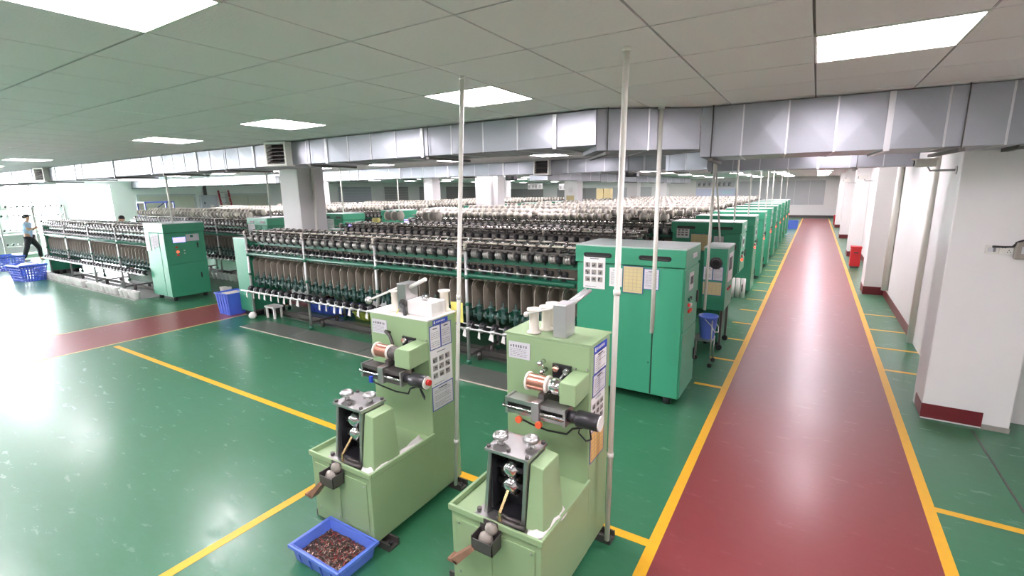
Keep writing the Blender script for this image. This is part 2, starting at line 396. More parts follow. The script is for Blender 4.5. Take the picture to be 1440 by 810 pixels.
struct('wall_right_near', MB().box((XRN, YB, 0), (XRN+.25, 6.39, H+.05)).box((1.7, 6.14, 0), (XRN, 6.39, H+.05)), M_WALL)
struct('trim_1', bx((XR-.012, 9.0, 0), (XR, YF, .15)), M_SKIRT)
struct('trim_2', bx((XL, YF-.02, 0), (XR, YF, .18)), M_DARK)
# pillars at the right of the red aisle
pl = thing('pillar', 'near white square pillar right of the red aisle, wall sockets on it', 'pillar', (1.07, 5.84, 0))
bx((0, 0, 0), (.63, .45, H)).build('shaft', M_WALL, pl, bevel=.008)
sk = MB(); sk.box((-.006, -.006, .02), (.44, 0, .16)); sk.box((-.006, 0, .02), (0, .31, .15)); sk.build('painted_skirting', M_SKIRT, pl)
bx((.44, -.004, 0), (.634, 0, .05)).build('bare_foot', M_CONC, pl)
for k, yy in enumerate((12.4, 19.0, 25.6, 32.2)):
    lab = ['white pilaster with a dome camera, second along the right wall', 'white pilaster behind the red cabinet, third along the right wall', 'white pilaster, fourth along the right wall', 'white pilaster, farthest along the right wall'][k]
    p = thing('pillar', lab, 'pillar', (1.02, yy, 0))
    bx((0, 0, 0), (.36, .62, H)).build('shaft', M_WALL, p, bevel=.006)
    q = MB(); q.box((-.006, -.006, 0), (.36, 0, .17)); q.box((-.006, 0, 0), (0, .62, .17)); q.build('painted_skirting', M_SKIRT, p)
# free columns in the hall
for k, (x, yy, w, lab) in enumerate(((-9.05, 5.86, .58, 'broad white column standing behind the left end of the first machine row'), (-9.05, 12.4, .58, 'white column in the middle distance left of the boxed switch'),
        (-9.05, 18.75, .58, 'white column with a tan notice, under the second duct'), (-9.05, 26.75, .6, 'white column far back right of the hanging signs'), (-9.05, 33, .6, 'white column farthest back in the hall'),
        (-17.4, 12.4, .6, 'white column among the left machine bank, mid distance'), (-17.4, 19.3, .6, 'white column at the back of the left machine bank'), (-17.4, 26.3, .6, 'white column near the grey wall shutters'))):
    c = thing('column', lab, 'column', (x, yy, 0))
    bx((0, 0, 0), (w, w, H)).build('shaft', M_WALL, c, bevel=.01)
    bx((-.006, -.006, 0), (w+.006, w+.006, .15)).build('painted_skirting', M_SKIRT, c)
    if k == 0: MB().cyl((w+.03, .3, 0), (w+.03, .3, H), .03, n=8).build('riser_pipe', M_PIPE, c)
    if k == 1:
        b = bx((w+.02, .1, .0), (w+.18, .5, 2.9)).build('side_casing', M_WALL, c); bx((w+.178, .15, 1.2), (w+.186, .32, 1.5)).build('switch_plate', M_INKD, c)
    if k == 2: bx((.1, -.01, 1.72), (.45, 0, 2.02)).build('notice', M_PAPERY, c); bx((.2, -.008, 2.15), (.4, 0, 2.35)).build('notice', M_PAPER, c)
struct('trim_3', MB().cyl((1.36, 8.75, 0), (1.36, 8.75, H), .05, n=10), M_PIPE)
struct('trim_4', MB().cyl((1.33, 11.9, .2), (1.33, 11.9, H), .06, n=10), M_PIPE)
# doors in the left wall, shutters and blinds at the back
for k, (a, b, zt) in enumerate(((11.0, 13.6, 2.24), (15.35, 17.8, 2.24))):
    d = bpy.data.objects.new('door_%d' % (k+1), None); C.objects.link(d); d.location = (XL, a, 0); d['kind'] = 'structure'
    w = b-a
    f = MB(); f.box((0, -.08, 0), (.06, 0, zt+.08)); f.box((0, w, 0), (.06, w+.08, zt+.08)); f.box((0, 0, zt), (.06, w, zt+.08)); f.build('door_frame', M_WALLG, d)
    for s in (0, 1):
        lf_ = bx((0, s*w/2+.01, .01), (.04, (s+1)*w/2-.01, zt-.005)).build('door_leaf', M_DOOR, d)
        MB().box((.04, w/2+(-.1 if s == 0 else .06), 1.0), (.08, w/2+(-.06 if s == 0 else .1), 1.16)).build('door_handle', M_STEEL, lf_)
for k, (a, b, m) in enumerate(((20.6, 22.2, M_SHUT), (23.2, 26.2, M_SHUT), (27.6, 30.2, M_SHUT2), (31.6, 34.2, M_SHUT2), (35.2, 41.0, M_SHUT2))):
    sh = thing('roller_shutter', ['grey roller shutter on the left wall, nearest the doors', 'wide blue grey roller shutter on the left wall', 'grey roller shutter on the left wall behind the columns', 'dark grey shutter far along the left wall', 'dark grey shutter in the far left corner of the hall'][k], 'shutter', (XL+.01, a, .9))
    z = 0
    while z < 1.6: bx((0, 0, z), (.03, b-a, z+.19)).build('slat', m, sh); z += .2
bl = thing('window_blind', 'large pale grey blind on the far wall at the end of the red aisle', 'blind', (-5.2, YF-.03, .95))
for k in range(6): bx((k*.95, 0, 0), (k*.95+.93, .02, 1.75)).build('blind_panel', M_WALLG, bl)
for k, (a, b) in enumerate(((-27, -22.5), (-21, -17), (-15.5, -12))):
    sh = thing('partition_panel', ['grey partition at the far left of the back wall', 'grey partition behind the two hanging signs', 'grey partition on the back wall behind the yellow boxes'][k], 'partition', (a, YF-.04, .3))
    n = int((b-a)/1.0)
    for q in range(n): bx((q*(b-a)/n, 0, 0), ((q+1)*(b-a)/n-.02, .03, 2.1)).build('panel', M_SHUT2 if k < 2 else M_WALLG, sh)

# ------------------------------------------------------------------ air ducts
def duct(name, label, p0, p1, depth, z0, z1, seg=.42, flange_every=4, side=1):
    """a rectangular duct whose near face runs from p0 to p1; panels are separate sheets"""
    p0 = Vector((p0[0], p0[1], 0)); p1 = Vector((p1[0], p1[1], 0)); L = (p1-p0).length; d = (p1-p0)/L
    t = thing(name, label, 'air duct', (p0.x, p0.y, z0), math.atan2(d.y, d.x))
    n = max(1, round(L/seg)); s = L/n; hh = z1-z0
    pan = None; rib = None
    for k in range(n):
        if pan is None:
            mb = MB(); g = .004
            mb.add([(g,0,0),(s-g,0,0),(s-g,0,hh),(g,0,hh),(s/2,-.006,hh*.5),(g,depth,0),(s-g,depth,0),(g,depth,hh),(s-g,depth,hh)],
                   [(0,1,4),(1,2,4),(2,3,4),(3,0,4),(0,5,6,1),(3,2,8,7),(5,7,8,6),(0,3,7,5),(1,6,8,2)])
            pan = mb.build('duct_panel', M_DUCT, t)
        else: inst(pan, t, (k*s, 0, 0))
        if k:
            w = .02 if k % flange_every == 0 else .006
            if k % flange_every == 0 or rib is None:
                pass
            key = w
            if key not in ribs: ribs[key] = {}
            rr = ribs[key].get((hh, depth))
            if rr is None:
                m2 = MB(); e = .014 if w > .01 else .006
                m2.box((-w, -e, -e), (w, 0, hh)); m2.box((-w, 0, -e), (w, depth, 0)); rr = m2.build('duct_flange' if w > .01 else 'duct_seam', M_SEAM, t, loc=(k*s, 0, 0)); ribs[key][(hh, depth)] = rr
            else: inst(rr, t, (k*s, 0, 0))
    for k in range(0, n, 5):
        h = MB(); h.cyl((k*s+.1, -.02, -.02), (k*s+.1, -.02, H-z0), .005, n=5); h.box((k*s+.08, -.04, -.04), (k*s+.12, depth+.04, -.015)); h.build('duct_hanger', M_HANGER, t)
    return t
ribs = {}
duct('air_duct', 'long galvanised duct along the ceiling, near one, left of its bend', (XL, 4.32), (-1.75, 4.28), .7, 2.65, 2.955)
duct('air_duct', 'short angled bend piece of the near galvanised duct', (-1.75, 4.28), (-.95, 4.80), .75, 2.6, 2.96, .5, 9)
duct('air_duct', 'deep galvanised duct above the red aisle, nearest the camera on the right', (-.95, 4.80), (XRN, 5.02), .75, 2.53, 2.962, .36, 4)
duct('air_duct', 'second galvanised duct farther back, parallel to the near one', (XL, 10.8), (-2.8, 10.75), .7, 2.655, 2.96, .46)
duct('air_duct', 'angled bend piece of the second galvanised duct', (-2.8, 10.75), (-1.9, 10.45), .7, 2.62, 2.96, .6, 9)
duct('air_duct', 'second galvanised duct where it crosses the red aisle to the wall', (-1.9, 10.45), (XR, 10.45), .7, 2.57, 2.955, .5, 4)
duct('air_duct', 'far galvanised duct running lengthwise down the hall', (-8.4, 16.0), (-7.6, 36.0), .8, 2.62, 2.955, .9, 4)
# louvre boxes on the ducts and small dark speakers
def louvre(x, y, z, lab, s=.34, rz=0):
    t = thing('duct_louvre', lab, 'air vent', (x, y, z), rz)
    b = MB(); w = s/2
    b.box((-w, -.16, 0), (-w+.03, 0, s*.9)); b.box((w-.03, -.16, 0), (w, 0, s*.9)); b.box((-w+.03, -.16, 0), (w-.03, 0, .03)); b.box((-w+.03, -.16, s*.9-.03), (w-.03, 0, s*.9)); b.build('housing', M_WHITE, t)
    bx((-w+.03, -.05, .03), (w-.03, -.03, s*.9-.03)).build('backing', M_BLACK, t)
    for k in range(5):
        zz = .04+k*(s*.9-.08)/5
        MB().hexa([(-w+.03,-.15,zz),(w-.03,-.15,zz),(w-.03,-.08,zz+.03),(-w+.03,-.08,zz+.03),(-w+.03,-.15,zz+.008),(w-.03,-.15,zz+.008),(w-.03,-.08,zz+.038),(-w+.03,-.08,zz+.038)]).build('louvre_slat', M_DARK, t)
louvre(-6.45, 4.28, 2.63, 'white framed louvre box on the near duct, left of the broad column', .36, .25)
louvre(-16.2, 4.30, 2.63, 'white framed louvre box at the far left of the near duct', .36, .25)
louvre(-5.75, 10.73, 2.62, 'dark square louvre box on the second duct, mid picture', .4, .1)
def cctv(name, x, y, z, rz, lab, wall=True):
    t = thing(name, lab, 'camera', (x, y, z), rz)
    MB().box((-.10, -.035, -.035), (.06, .035, .035)).build('camera_body', M_WHITE, t, bevel=.01)
    bx((-.125, -.042, .032), (.07, .042, .042)).build('sun_shield', M_WHITE, t)
    MB().cyl((-.11, 0, 0), (-.101, 0, 0), .028, n=12).build('lens', M_BLACK, t)
    a = MB(); a.tube([(.0, 0, -.03), (.02, 0, -.07), (.2, 0, -.07)], .01); a.cyl((.2, 0, -.07), (.215, 0, -.07), .04, n=10); a.build('bracket', M_STEEL, t)
cctv('security_camera', .86, 6.0, 2.45, 0, 'white box security camera bracketed to the near pillar')
cctv('security_camera', .81, 12.5, 2.42, 0, 'small dark eyed security camera on the second pilaster')
cctv('security_camera', .81, 19.1, 2.42, 0, 'tiny security camera on the third pilaster, down the aisle')
for x, y, lab in ((-13.2, 8.6, 'black loudspeaker hanging under the ceiling left of the broad column'), (-7.6, 12.2, 'black loudspeaker hanging behind the second duct, mid picture'), (-4.0, 12.2, 'black loudspeaker under the ceiling between the two white poles')):
    t = thing('loudspeaker', lab, 'speaker', (x, y, 2.55)); bx((-.15, -.1, 0), (.15, .1, .2)).build('cabinet_box', M_BLACK, t, bevel=.02)
    MB().cyl((0, -.1, .1), (0, -.108, .1), .07, n=14).build('cone', M_DARK, t); MB().cyl((0, 0, .2), (0, 0, H-2.55), .01, n=6).build('hanger_rod', M_HANGER, t)
# bar under the near duct beside the pillar
t = thing('strip_bracket', 'small dark steel bracket bar under the duct beside the near pillar', 'bracket', (1.25, 5.3, 2.5))
MB().box((-.02, -.2, 0), (.02, .2, .02)).box((-.02, -.2, .02), (-.014, .2, .035)).build('bar', M_HANGER, t); MB().cyl((0, .18, .02), (0, .18, .05), .012, n=8).build('bolt', M_STEEL, t)

# ------------------------------------------------------------------ sockets on the near pillar
so = thing('wall_switch', 'white rocker switch plate on the near pillar', 'switch', (1.318, 5.84, 1.645))
bx((0, -.012, 0), (.085, 0, .075)).build('plate', M_WHITE, so, bevel=.003); bx((.015, -.014, .018), (.07, -.012, .057)).build('bezel', M_PAPERG, so); bx((.052, -.02, .02), (.066, -.014, .055)).build('rocker', M_INK, so)
so = thing('wall_socket', 'white power socket plate beside the switch on the near pillar', 'socket', (1.408, 5.84, 1.642))
bx((0, -.012, 0), (.085, 0, .075)).build('plate', M_WHITE, so, bevel=.003)
for x, z in ((.016, .055), (.034, .055), (.06, .034), (.052, .018), (.07, .018)): bx((x, -.0135, z), (x+.006, -.012, z+.009)).build('slot', M_BLACK, so)
so = thing('junction_box', 'grey junction box with a black cable at the right edge of the pillar', 'junction box', (1.50, 5.84, 1.61))
bx((0, -.06, 0), (.12, 0, .15)).build('box_body', M_GREYLT, so, bevel=.01); bx((.035, -.065, .05), (.085, -.06, .11)).build('cover_window', M_WALLG, so)
MB().tube([(-.14, -.02, .1), (-.06, -.02, .1), (-.015, -.03, .105), (.01, -.05, .15), (.05, -.06, .17), (.11, -.05, .165)], .009).build('cable', M_RUBBER, so)
# ------------------------------------------------------------------ machine bank: unit shapes repeated along a frame
# local frame: x runs from 0 at the cabinet to about -6.9 at the end box, y from 0 (near side) to .7, z up
PT = .1844; NPOS = 35
def posx(i): return -.18-PT*i
def Y(y, side): return y if side == 0 else .7-y
def u_plate(mb, x, s):
    pts = [(Y(.05, s), .76), (Y(.05, s), 1.05), (Y(.075, s), 1.10), (Y(.12, s), 1.125), (Y(.25, s), 1.125), (Y(.32, s), 1.06), (Y(.33, s), .76)]
    mb.prism(pts, 'x', x-.004, x+.004, 0)
    mb.box((x-.004, Y(.045, s), .76), (x+.006, Y(.05, s), 1.05), 1)
    mb.hexa([(x+.004, Y(.05, s), 1.045), (x+.05, Y(.11, s), 1.115), (x+.05, Y(.12, s), 1.115), (x+.004, Y(.06, s), 1.045),
             (x+.004, Y(.05, s), 1.052), (x+.05, Y(.11, s), 1.122), (x+.05, Y(.12, s), 1.122), (x+.004, Y(.06, s), 1.052)], 0)
def u_bracket(mb, x, s):
    x += PT/2; y = Y(.07, s)
    mb.lathe((x, y, .60), (0, 0, 1), [(0, .018), (.03, .034), (.1, .036), (.12, .024), (.17, .024), (.19, .04), (.205, .04), (.215, .012), (.27, .01)], 8)
    mb.box((x-.014, y, .70), (x+.014, Y(.30, s), .735)); mb.box((x-.055, Y(.03, s), .675), (x+.05, Y(.05, s), .70))
    mb.cyl((x-.06, Y(.035, s), .65), (x-.06, Y(.035, s), .74), .016, n=6); mb.cyl((x+.05, Y(.04, s), .66), (x+.05, Y(.04, s), .72), .013, n=6)
def u_reel(mb, x, s):
    y = Y(-.06, s)
    mb.lathe((x+.02, y, .56), (1, 0, 0), [(0, .02), (.005, .062), (.034, .062), (.04, .036), (.06, .03), (.065, .052), (.075, .052)], 12)
def u_cone(mb, x, s):
    y = Y(-.10, s)
    mb.lathe((x+.0, y, .525), (1, 0, 0), [(0, .010), (.02, .034), (.06, .036), (.08, .018), (.11, .014)], 8); mb.cyl((x+.05, y, .525), (x+.05, Y(-.05, s), .56), .008, n=5)
def u_tie(mb, x, s):
    y = Y(-.118, s)
    mb.hexa([(x-.022, y-.006, .42), (x+.018, y-.008, .405), (x+.018, y, .405), (x-.022, y, .42), (x+.0, y-.008, .53), (x+.018, y-.008, .53), (x+.018, y, .53), (x+.0, y, .53)])
def u_guide(mb, x, s):
    mb.lathe((x-.05, Y(-.015, s), 1.275), (1, 0, 0), [(0, .008), (.03, .012), (.042, .034), (.05, .034), (.06, .012), (.09, .008)], 8)
def u_gbracket(mb, x, s):
    mb.box((x-.025, Y(.0, s), 1.26), (x-.005, Y(.06, s), 1.33)); mb.ball((x-.015, Y(.0, s), 1.35), .024, 8); mb.cyl((x+.03, Y(.05, s), 1.30), (x+.06, Y(.05, s), 1.30), .036, n=8); mb.box((x+.0, Y(.02, s), 1.225), (x+.05, Y(.045, s), 1.29))
def u_drum(mb, x, s):
    c = (x+.02, Y(.07, s), 1.475)
    mb.lathe(c, (1, 0, 0), [(0, .03), (.002, .062), (.024, .062), (.026, .057), (.030, .057), (.032, .062), (.054, .062), (.056, .057), (.060, .057), (.062, .062), (.082, .062), (.084, .03)], 12)
def u_flange(mb, x, s):
    mb.lathe((x+.106, Y(.07, s), 1.475), (1, 0, 0), [(0, .02), (.012, .054), (.03, .058), (.05, .054), (.062, .02)], 10)
    mb.box((x+.115, Y(.07, s), 1.39), (x+.135, Y(.10, s), 1.45))
def u_hook(mb, x, s):
    mb.box((x-.012, Y(-.045, s), 1.545), (x+.012, Y(.0, s), 1.575)); mb.cyl((x, Y(-.02, s), 1.53), (x, Y(-.02, s), 1.605), .012, n=6); mb.box((x+.005, Y(-.05, s), 1.525), (x+.05, Y(-.035, s), 1.55)); mb.box((x-.008, Y(0, s), 1.575), (x+.008, Y(.12, s), 1.59)); mb.cyl((x-.02, Y(.14, s), 1.60), (x+.02, Y(.14, s), 1.60), .028, n=7)
def u_bar(mb, x, s):
    mb.box((x+.022, Y(.10, s), 1.60), (x+.022+PT*.8, Y(.16, s), 1.615)); mb.box((x+.03, Y(.19, s), 1.545), (x+.02+PT*.7, Y(.24, s), 1.56))
def u_inner(mb, x, s):
    mb.lathe((x+.01, Y(.27, s), 1.58), (1, 0, 0), [(0, .02), (.004, .04), (.03, .04), (.035, .02), (.1, .018), (.105, .036), (.12, .036)], 8)
UNITS = [('plate', u_plate, [M_GREYPL, M_GREYLT]), ('spindle_casting', u_bracket, M_DKGREEN), ('take_up_reel', u_reel, M_BLACK), ('yarn_cone', u_cone, M_STEEL),
         ('cloth_tie', u_tie, M_RAG), ('guide_roller', u_guide, M_STEEL), ('roller_bracket', u_gbracket, M_BLACK), ('feed_drum', u_drum, M_DRUM),
         ('drum_flange', u_flange, M_BLACK), ('yarn_hook', u_hook, M_DARK), ('cover_bar', u_bar, M_BAR), ('inner_roller', u_inner, M_CHROME)]
def post_mb():
    m = MB(); m.cyl((0, 0, .03), (0, 0, 1.50), .021, n=10); m.cyl((0, 0, 0), (0, 0, .06), .034, n=10, m=1); m.cyl((0, 0, 1.15), (0, 0, 1.20), .03, n=10, m=1); m.cyl((0, 0, .80), (0, 0, .84), .026, n=10, m=1)
    m.cyl((0, -.03, 1.545), (0, .03, 1.545), .022, n=8, m=2); m.cyl((0, -.03, 1.59), (0, .03, 1.59), .022, n=8, m=2); return m
PM = {}
def machine_frame(root, sides=(0, 1)):
    key = 'f'
    def part(name, f, mats, **k):
        if name in PM: return inst(PM[name], root)
        m = MB(); f(m); PM[name] = m.build(name, mats, root, **k); return PM[name]
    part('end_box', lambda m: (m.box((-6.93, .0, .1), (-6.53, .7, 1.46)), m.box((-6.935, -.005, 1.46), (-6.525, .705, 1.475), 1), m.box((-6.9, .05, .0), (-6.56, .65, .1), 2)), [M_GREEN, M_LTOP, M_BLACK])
    px = [-6.5, -4.84, -3.18, -1.52]
    if 'post' not in PM: PM['post'] = post_mb().build('post', [M_TUBE, M_GREEN2, M_BAR], root, loc=(px[0], 0, 0)); st = [(x, s) for x in px for s in (0, 1)][2:]; inst(PM['post'], root, (px[0], .7, 0))
    else: st = [(x, s) for x in px for s in (0, 1)]
    for x, s in st: inst(PM['post'], root, (x, .7*s, 0))
    def rails(m):
        for s in (0, 1):
            m.cyl((-6.53, Y(.02, s), 1.19), (-.005, Y(.02, s), 1.19), .030, n=8); m.box((-6.53, Y(.09, s), 1.36), (0, Y(.11, s), 1.43)); m.box((-6.53, Y(.06, s), 1.20), (0, Y(.08, s), 1.24))
            m.box((-6.53, Y(.2, s), .66), (0, Y(.34, s), .75)); m.box((-6.53, Y(.30, s), 1.43), (0, Y(.34, s), 1.50))
    part('green_rail', rails, M_GREEN2)
    def shafts(m):
        for s in (0, 1):
            m.cyl((-6.53, Y(-.015, s), 1.275), (0, Y(-.015, s), 1.275), .008, n=6); m.cyl((-6.65, Y(-.115, s), .525), (0, Y(-.115, s), .525), .014, n=7)
            m.cyl((-6.53, Y(-.04, s), .565), (0, Y(-.04, s), .565), .010, n=6)
            for x in px: m.box((x-.008, Y(-.12, s), .50), (x+.008, Y(.03, s), .52))
    part('steel_shaft', shafts, M_STEEL)
    def dark(m):
        for s in (0, 1):
            m.cyl((-6.7, Y(-.02, s), 1.545), (0, Y(-.02, s), 1.545), .011, n=6); m.cyl((-6.53, Y(.14, s), 1.60), (0, Y(.14, s), 1.60), .010, n=6); m.cyl((-6.53, Y(.27, s), 1.585), (0, Y(.27, s), 1.585), .012, n=6)
        for x in px:
            m.box((x-.012, 0, .10), (x+.012, .7, .13)); m.box((x-.01, .05, 1.13), (x+.01, .65, 1.16)); m.box((x-.01, .0, 1.50), (x+.01, .7, 1.53))
            m.cyl((x+.03, .2, 0), (x+.03, .2, .12), .035, n=8); m.cyl((x+.03, .5, 0), (x+.03, .5, .12), .035, n=8)
    part('dark_rail', dark, M_DARK)
    def perf(m):
        for s in (0, 1):
            m.box((-6.53, Y(.07, s), 1.13), (0, Y(.33, s), 1.15)); k = 0
            while k < 70: m.box((-6.5+k*.0922, Y(.066, s), 1.134), (-6.46+k*.0922, Y(.07, s), 1.146), 1); k += 1
    part('top_strip', perf, [M_GREYPL, M_BLACK])
    part('centre_panel', lambda m: m.box((-6.53, .345, .62), (0, .355, 1.36)), M_GREYPL)
    part('floor_beam', lambda m: (m.box((-6.53, .33, .02), (0, .37, .09)),), M_DARK)
SRC = {}; MACH = {}
rng = random.Random(3)
def add_units_individual(root):
    for nm, fn, mt in UNITS:
        m = MB(); fn(m, 0, 0); src = m.build(nm, mt, root, loc=(posx(0), 0, 0))
        for i in range(1, NPOS):
            if nm == 'cloth_tie' and rng.random() < .12: continue
            o = inst(src, root, (posx(i), 0, 0))
            if nm == 'cloth_tie': o.scale = (rng.uniform(.7, 2.0), 1, rng.uniform(.98, 1.02)); o.location.x += rng.uniform(-.03, .03)
            if nm == 'plate': o.location.y += rng.uniform(-.004, .004)
def add_units_joined(root, sides, skip=()):
    for s in sides:
        for nm, fn, mt in UNITS:
            if nm in skip: continue
            if (nm, s) in SRC: inst(SRC[(nm, s)], root); continue
            m = MB()
            for i in range(NPOS):
                if nm == 'cloth_tie' and rng.random() < .3: continue
                fn(m, posx(i), s)
            SRC[(nm, s)] = m.build({'yarn_cone': 'yarn_cones', 'take_up_reel': 'take_up_reels'}.get(nm, nm+'s'), mt, root, kind='stuff')
ORD = ['first', 'second', 'third', 'fourth', 'fifth', 'sixth', 'seventh', 'eighth', 'ninth', 'tenth', 'eleventh', 'twelfth']
RX, RY, RP = -2.2, 4.85, 2.1
LX, LY, LP = -12.45, 4.72, 2.3
for k in range(0, 11):
    lab = 'green and grey yarn twisting machine, %s row from the front, right bank by the aisle' % ORD[k]
    t = thing('twisting_machine', lab, 'textile machine', (RX, RY+RP*k, 0)); MACH[('right', k)] = t
    machine_frame(t)
    if k == 0: add_units_individual(t); add_units_joined(t, (1,))
    else: add_units_joined(t, (0, 1), ('cloth_tie',))
for k in range(0, 10):
    lab = 'green and grey yarn twisting machine, %s row from the front, left bank' % ORD[k]
    t = thing('twisting_machine', lab, 'textile machine', (LX, LY+LP*k, 0)); MACH[('left', k)] = t
    machine_frame(t); add_units_joined(t, (0, 1), ('cloth_tie',))

# ------------------------------------------------------------------ cabinets at the aisle ends of the rows
def rounded(x0, x1, z0, z1, n=5):
    r = (z1-z0)/2; zc = (z0+z1)/2; p = []
    for i in range(n+1): a = PI/2+PI*i/n; p.append((x0+r+r*math.cos(a), zc+r*math.sin(a)))
    for i in range(n+1): a = -PI/2+PI*i/n; p.append((x1-r+r*math.cos(a), zc+r*math.sin(a)))
    return p
CABSRC = {}
def cabinet(kind, lab, loc, w, d, hang=False):
    """local: front right bottom corner at 0; body x -w..0, y 0..d; control face at x = 0"""
    t = thing('control_cabinet', lab, 'cabinet', loc)
    if kind in CABSRC:
        for ch in CABSRC[kind].children: copy_tree(ch, t)
        return t
    CABSRC[kind] = t
    sx = -.30 if kind != 'left' else -.26
    b = MB(); zb = .09
    if hang: b.box((-w+.02, .02, zb), (-.26, d-.02, .78)); b.box((-w+.02, .02, .78), (-.015, d-.02, 1.47)); b.hexa([(-.26,.1,.5),(-.22,.1,.5),(-.22,d-.1,.5),(-.26,d-.1,.5),(-.26,.05,.78),(-.03,.05,.78),(-.03,d-.05,.78),(-.26,d-.05,.78)])
    else: b.box((-w+.02, .02, zb), (-.015, d-.02, 1.47))
    b.build('body', M_GREEN, t, bevel=.006)
    # two front doors with a dark joint between, and the hinged control door on the aisle face
    zl = zb+.01 if not hang else .80
    bx((-w+.025, .006, zb+.01), (sx-.006 if not hang else -.27, .02, 1.46)).build('door', M_GREEN, t, bevel=.004)
    dr = bx((sx+.006, .006, zl), (-.02, .02, 1.46)).build('door', M_GREEN, t, bevel=.004)
    bx((sx-.006, .014, zl), (sx+.006, .021, 1.46)).build('door_joint', M_BLACK, t)
    MB().cyl((sx-.03, .002, .45), (sx-.03, .008, .45), .008, n=8).build('lock', M_BLACK, t)
    cd = bx((-.015, .03, .80), (-.002, d-.03, 1.45)).build('control_door', M_GREEN, t, bevel=.004)
    if not hang: bx((-.015, .03, zb+.01), (-.002, d-.03, .785)).build('lower_door', M_GREEN, t, bevel=.004)
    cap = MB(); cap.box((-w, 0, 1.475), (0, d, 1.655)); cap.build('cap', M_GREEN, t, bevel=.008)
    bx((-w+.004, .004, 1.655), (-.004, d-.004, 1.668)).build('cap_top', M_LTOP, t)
    for x0, x1 in ((-w+.10, -w+.42), (sx-.17, sx+.16)) if kind != 'left' else ((-w+.14, -w+.34), (-.32, -.10)):
        MB().prism(rounded(x0, x1, 1.535, 1.585), 'y', -.004, .004).build('slot', M_BLACK, t)
        MB().box((x0+.03, -.007, 1.545), (x1-.03, -.004, 1.553)).build('slot_lip', M_DARK, t)
    if kind == 'left':
        bx((0, .16, 1.26), (.012, .40, 1.37)).build('screen', M_SCREEN, t); bx((0, .42, 1.27), (.006, .68, 1.42)).build('name_panel', M_LCD, t); bx((.006, .50, 1.35), (.008, .56, 1.40)).build('emblem', M_GREEN2, t)
        for y, z, m, nm in ((.21, 1.16, M_REDB, 'button'), (.22, 1.06, M_REDL, 'lit_button'), (.22, .99, M_REDB, 'button'), (.35, 1.08, M_WHITE, 'button'), (.35, 1.02, M_WHITE, 'button')):
            MB().cyl((-.002, y, z), (.02, y, z), .022 if m is not M_WHITE else .012, n=10).build(nm, m, t)
        for y, z in ((.62, 1.12), (.62, .45)): bx((-.002, y, z), (.014, y+.025, z+.11)).build('handle', M_BLACK, t)
    else:
        bx((-.002, .20, 1.22), (.006, .38, 1.40)).build('display_panel', M_LCD, t); bx((.006, .23, 1.28), (.009, .35, 1.36)).build('display', M_INKD, t)
        for y, z, m, nm in ((.20, 1.13, M_GREEN2, 'button'), (.28, 1.13, M_BLACK, 'button'), (.20, 1.07, M_REDB, 'button'), (.28, 1.06, M_WHITE, 'button'), (.22, 1.0, M_REDB if kind == 'first' else M_REDL, 'stop_button'), (.30, 1.0, M_REDB, 'button')):
            MB().cyl((-.002, y, z), (.022, y, z), .019, n=10).build(nm, m, t)
        for y, z in ((d-.09, 1.02), (d-.09, .36)): bx((-.002, y, z), (.016, y+.025, z+.13)).build('handle', M_BLACK, t)
        bx((0, .3, 1.54), (.004, .5, 1.59)).build('name_strip', M_LCD, t)
        if hang:
            fg = MB().lathe((-.15, .006, 1.24), (0, -1, 0), [(0, .085), (.006, .085), (.012, .07), (.012, .04), (.016, .035)], 16).build('fan_grille', M_BLACK, t)
            for r in (.03, .055, .08): MB().lathe((-.15, -.006, 1.24), (0, -1, 0), [(0, r), (.005, r), (.005, r-.006), (0, r-.006)], 16, cap=False).build('grille_ring', M_DARK, fg)
    for x in (-w+.12, -.30 if hang else -.14):
        for y in (.1, d-.1): MB().cyl((x, y, 0), (x, y, .09), .045, n=10).build('foot', M_BLACK, t)
    return t
cabinet('first', 'large bright green cabinet with papers on its doors, nearest along the red aisle', (-1.02, 4.85, 0), 1.18, .7)
cabinet('hang', 'green cabinet with overhanging control panel, behind the small green control box', (-1.02, RY+RP*2, 0), 1.18, .7, True)
rown = ['third', 'fourth', 'fifth', 'sixth', 'seventh', 'eighth', 'ninth', 'tenth', 'eleventh']
for k in range(3, 11): cabinet('aisle', 'tall green cabinet end with red lamp, %s along the red aisle%s' % (rown[k-3], ', last of the line' if k == 10 else ''), (-1.02, RY+RP*k, 0), 1.18, .7)
for k in range(0, 10): cabinet('left', ['green cabinet with lit lavender screen, standing in front at the left bank', 'green cabinet partly behind the broad white column', 'green cabinet top just right of the broad white column'][k] if k < 3 else 'green cabinet top in the left bank, %s row from the front' % ORD[k], (-11.55, LY+LP*k, 0), .9, .82)
# small box cabinet of the second row
t = thing('control_box', 'small green control box with a fan grille and papers, standing behind the big cabinet', 'cabinet', (-.94, 7.0, 0))
bx((-.30, 0, .58), (0, .64, 1.44)).build('box_body', M_GREEN, t, bevel=.006); bx((-.305, -.005, 1.44), (.005, .645, 1.46)).build('lid', M_LTOP, t)
bx((-.28, .08, .10), (-.06, .6, .58)).build('pedestal', M_GREEN2, t)
for y in (.06, .58): MB().box((-.05, y-.015, .08), (-.02, y+.015, .58)).build('leg', M_DARK, t)
for y in (.06, .58): MB().cyl((-.035, y-.02, .04), (-.035, y+.02, .04), .04, n=10).build('caster', M_RUBBER, t)
for x in (-.26, -.10): MB().cyl((x, .3, 0), (x, .3, .1), .03, n=8).build('foot', M_BLACK, t)
fan = MB().lathe((-.14, 0, 1.24), (0, -1, 0), [(0, .085), (.006, .085), (.012, .075), (.012, .05), (.016, .045)], 16).build('fan_grille', M_BLACK, t)
